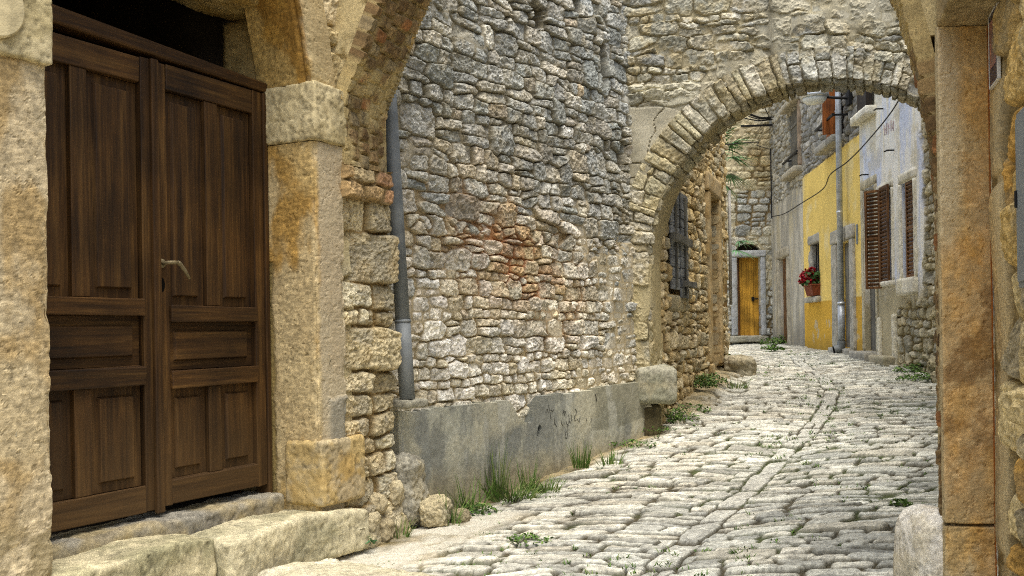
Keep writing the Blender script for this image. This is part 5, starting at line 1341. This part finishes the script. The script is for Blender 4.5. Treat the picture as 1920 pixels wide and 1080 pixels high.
for d, z, L in (((1, -.3, .55), 2.62, 1.0), ((.9, -.7, .1), 2.55, 1.0), ((.8, -.2, .95), 2.66, .9), ((.4, -1, .4), 2.6, .9), ((-.8, -.4, .5), 2.6, .9), ((.3, .9, .5), 2.6, .9), ((-.3, .5, .9), 2.66, .9), ((1, .1, -.35), 2.5, .9), ((.95, -.3, -.9), 2.45, .9)):
    frond((3.08, 15.0, z), d, L * .95)
for d, z in (((1, -.3, .1), 1.25), ((.8, -.7, -.2), 1.2)): frond((3.13, 14.6, z), d, .75, 18)

# flower box
fb = thing('flower_box', tuple(RF.p(-3.3, .16, .60)), 'terracotta window box of red geraniums on the yellow house sill', 'planter')
q = MB(); a0, a1 = -3.58, -2.88
b8 = [(a0 + .05, .0, .565), (a1 - .05, .0, .565), (a1 - .05, .13, .565), (a0 + .05, .13, .565), (a0, -.02, .75), (a1, -.02, .75), (a1, .17, .75), (a0, .17, .75)]
q.hexa([RF.p(*p) for p in b8]); q.box(RF, a0 - .015, a1 + .015, -.035, .185, .751, .785); q.build('box', M['terracotta'], fb, .008)
V, F, C = [], [], []
def leafcard(c, L, col):
    n3 = np.array([random.gauss(0, .7), random.gauss(-.3, .7), random.gauss(.5, .6)]); n3 /= np.linalg.norm(n3)
    t = np.cross(n3, [random.gauss(0, 1), random.gauss(0, 1), .3]); t /= np.linalg.norm(t); s = np.cross(n3, t); b = len(V)
    for k in range(6): V.append(c + L * (t * math.cos(k * 1.047) + s * math.sin(k * 1.047))); C.append(col)
    F.append((b, b + 1, b + 2, b + 3)); F.append((b, b + 3, b + 4, b + 5))
for i in range(260): leafcard(RF.p(random.uniform(a0, a1), random.uniform(-.05, .24), .78 + .24 * random.random()), .030 * random.uniform(.7, 1.3), np.array((.05, .12, .03)) * random.uniform(.6, 1.4))
link('leaves', raw_mesh('leaves', V, F, np.array(C)), M['leaf'], fb)
for k in range(15):
    V, F, C = [], [], []
    c = RF.p(random.uniform(a0 - .05, a1 + .02), random.uniform(.04, .30), random.uniform(.84, 1.08))
    for i in range(46):
        d = np.array([random.gauss(0, 1) for _ in range(3)]); d /= np.linalg.norm(d); leafcard(c + d * .07 * random.uniform(.6, 1), .024, np.ones(3))
    link('flower_head', raw_mesh('flower_head', V, F, np.array(C)), M['petal'], fb)

# boulder and loose stones
def lump(name, ctr, half, label, cols, seed, cat='rock', r=None, ang=0, amp=.05, group=None):
    c, s = math.cos(ang), math.sin(ang)
    me = block_mesh(name, [[c, s, 0], [-s, c, 0], [0, 0, 1]], ctr, half, r or min(half) * .8, amp, 3.5 / max(half) * .5, max(half) / 26, cols, seed)
    o = link(name, me, M['stone']); tag(recentre(o, (ctr[0], ctr[1], ctr[2] - half[2])), label, cat, group); return o
lump('boulder', (3.02, 12.85, -.60), (.20, .45, .19), 'big weathered boulder at the corner of the shuttered house', ('a1977c', '857b62', 'aaa48e'), 131, ang=-.15, amp=.09, r=.10)
lump('loose_stone', (5.30, 11.75, -.53), (.17, .22, .11), 'upper loose stone lying by the wall right of the white house', ('b3a888', 'a39878', '8f8a74'), 132, group='loose stones by the white house')
lump('loose_stone', (5.16, 11.35, -.67), (.15, .2, .08), 'lower loose stone in the gutter right of the white house', ('a39a7c', '958c70', '857f68'), 133, group='loose stones by the white house')
lump('loose_stone', (-.50, 6.02, -1.13), (.10, .13, .09), 'angular stone at the foot of the rubble pier corner', ('b8ab88', 'a39a80', '8d8870'), 134, amp=.035)
lump('loose_stone', (-.35, 6.12, -1.20), (.07, .09, .05), 'small stone chip in the gap beside the cement base', ('8f8468', '7d7358', '6d654c'), 136, amp=.03)
lump('corner_stone', tuple(WF.p(.90, -.12, -.99)), (.13, .17, .22), 'big grey stone at the base of the rubble pier next to the cement base', ('a6a08c', '938f80', 'b5a988'), 135, ang=1.07, amp=.035, r=.08)

# ------------------------------------------------------------------ camera, light
cam = bpy.data.cameras.new('Camera'); co = bpy.data.objects.new('Camera', cam); COL.objects.link(co)
cam.sensor_width = 36; cam.lens = 1800 / 1920 * 36; cam.shift_y = 78 / 1920; cam.clip_end = 300; cam.clip_start = .05
co.location = (0, 0, 0); co.rotation_euler = (math.pi / 2, math.radians(.9), 0)
S.camera = co
W_ = bpy.data.worlds.new('World'); S.world = W_; W_.use_nodes = True
nt = W_.node_tree; bg = nt.nodes['Background']; sky = nt.nodes.new('ShaderNodeTexSky'); sky.sky_type = 'NISHITA'; sky.sun_disc = False
EL, AZ = math.radians(74), math.radians(165)
sky.sun_elevation = EL; sky.sun_rotation = AZ; sky.air_density = 1.0; sky.dust_density = 4.0; sky.ozone_density = 1.0
hs = nt.nodes.new('ShaderNodeHueSaturation'); hs.inputs['Saturation'].default_value = .62; nt.links.new(sky.outputs[0], hs.inputs['Color']); nt.links.new(hs.outputs[0], bg.inputs[0]); bg.inputs[1].default_value = .15
sun = bpy.data.lights.new('Sun', 'SUN'); sun.energy = 1.5; sun.angle = math.radians(42); sun.color = (1, .965, .89)
so = bpy.data.objects.new('Sun', sun); COL.objects.link(so)
sd = np.array([math.sin(AZ) * math.cos(EL), math.cos(AZ) * math.cos(EL), math.sin(EL)])
from mathutils import Vector
so.rotation_euler = Vector(-sd).to_track_quat('-Z', 'Y').to_euler()
S.view_settings.view_transform = 'Standard'; S.view_settings.look = 'None'; S.view_settings.exposure = 1.05
S.cycles.use_denoising = False
S.cycles.use_adaptive_sampling = False
S.cycles.sample_clamp_indirect = 4
S.cycles.filter_width = 1.1
S.cycles.max_bounces = 8; S.cycles.diffuse_bounces = 5
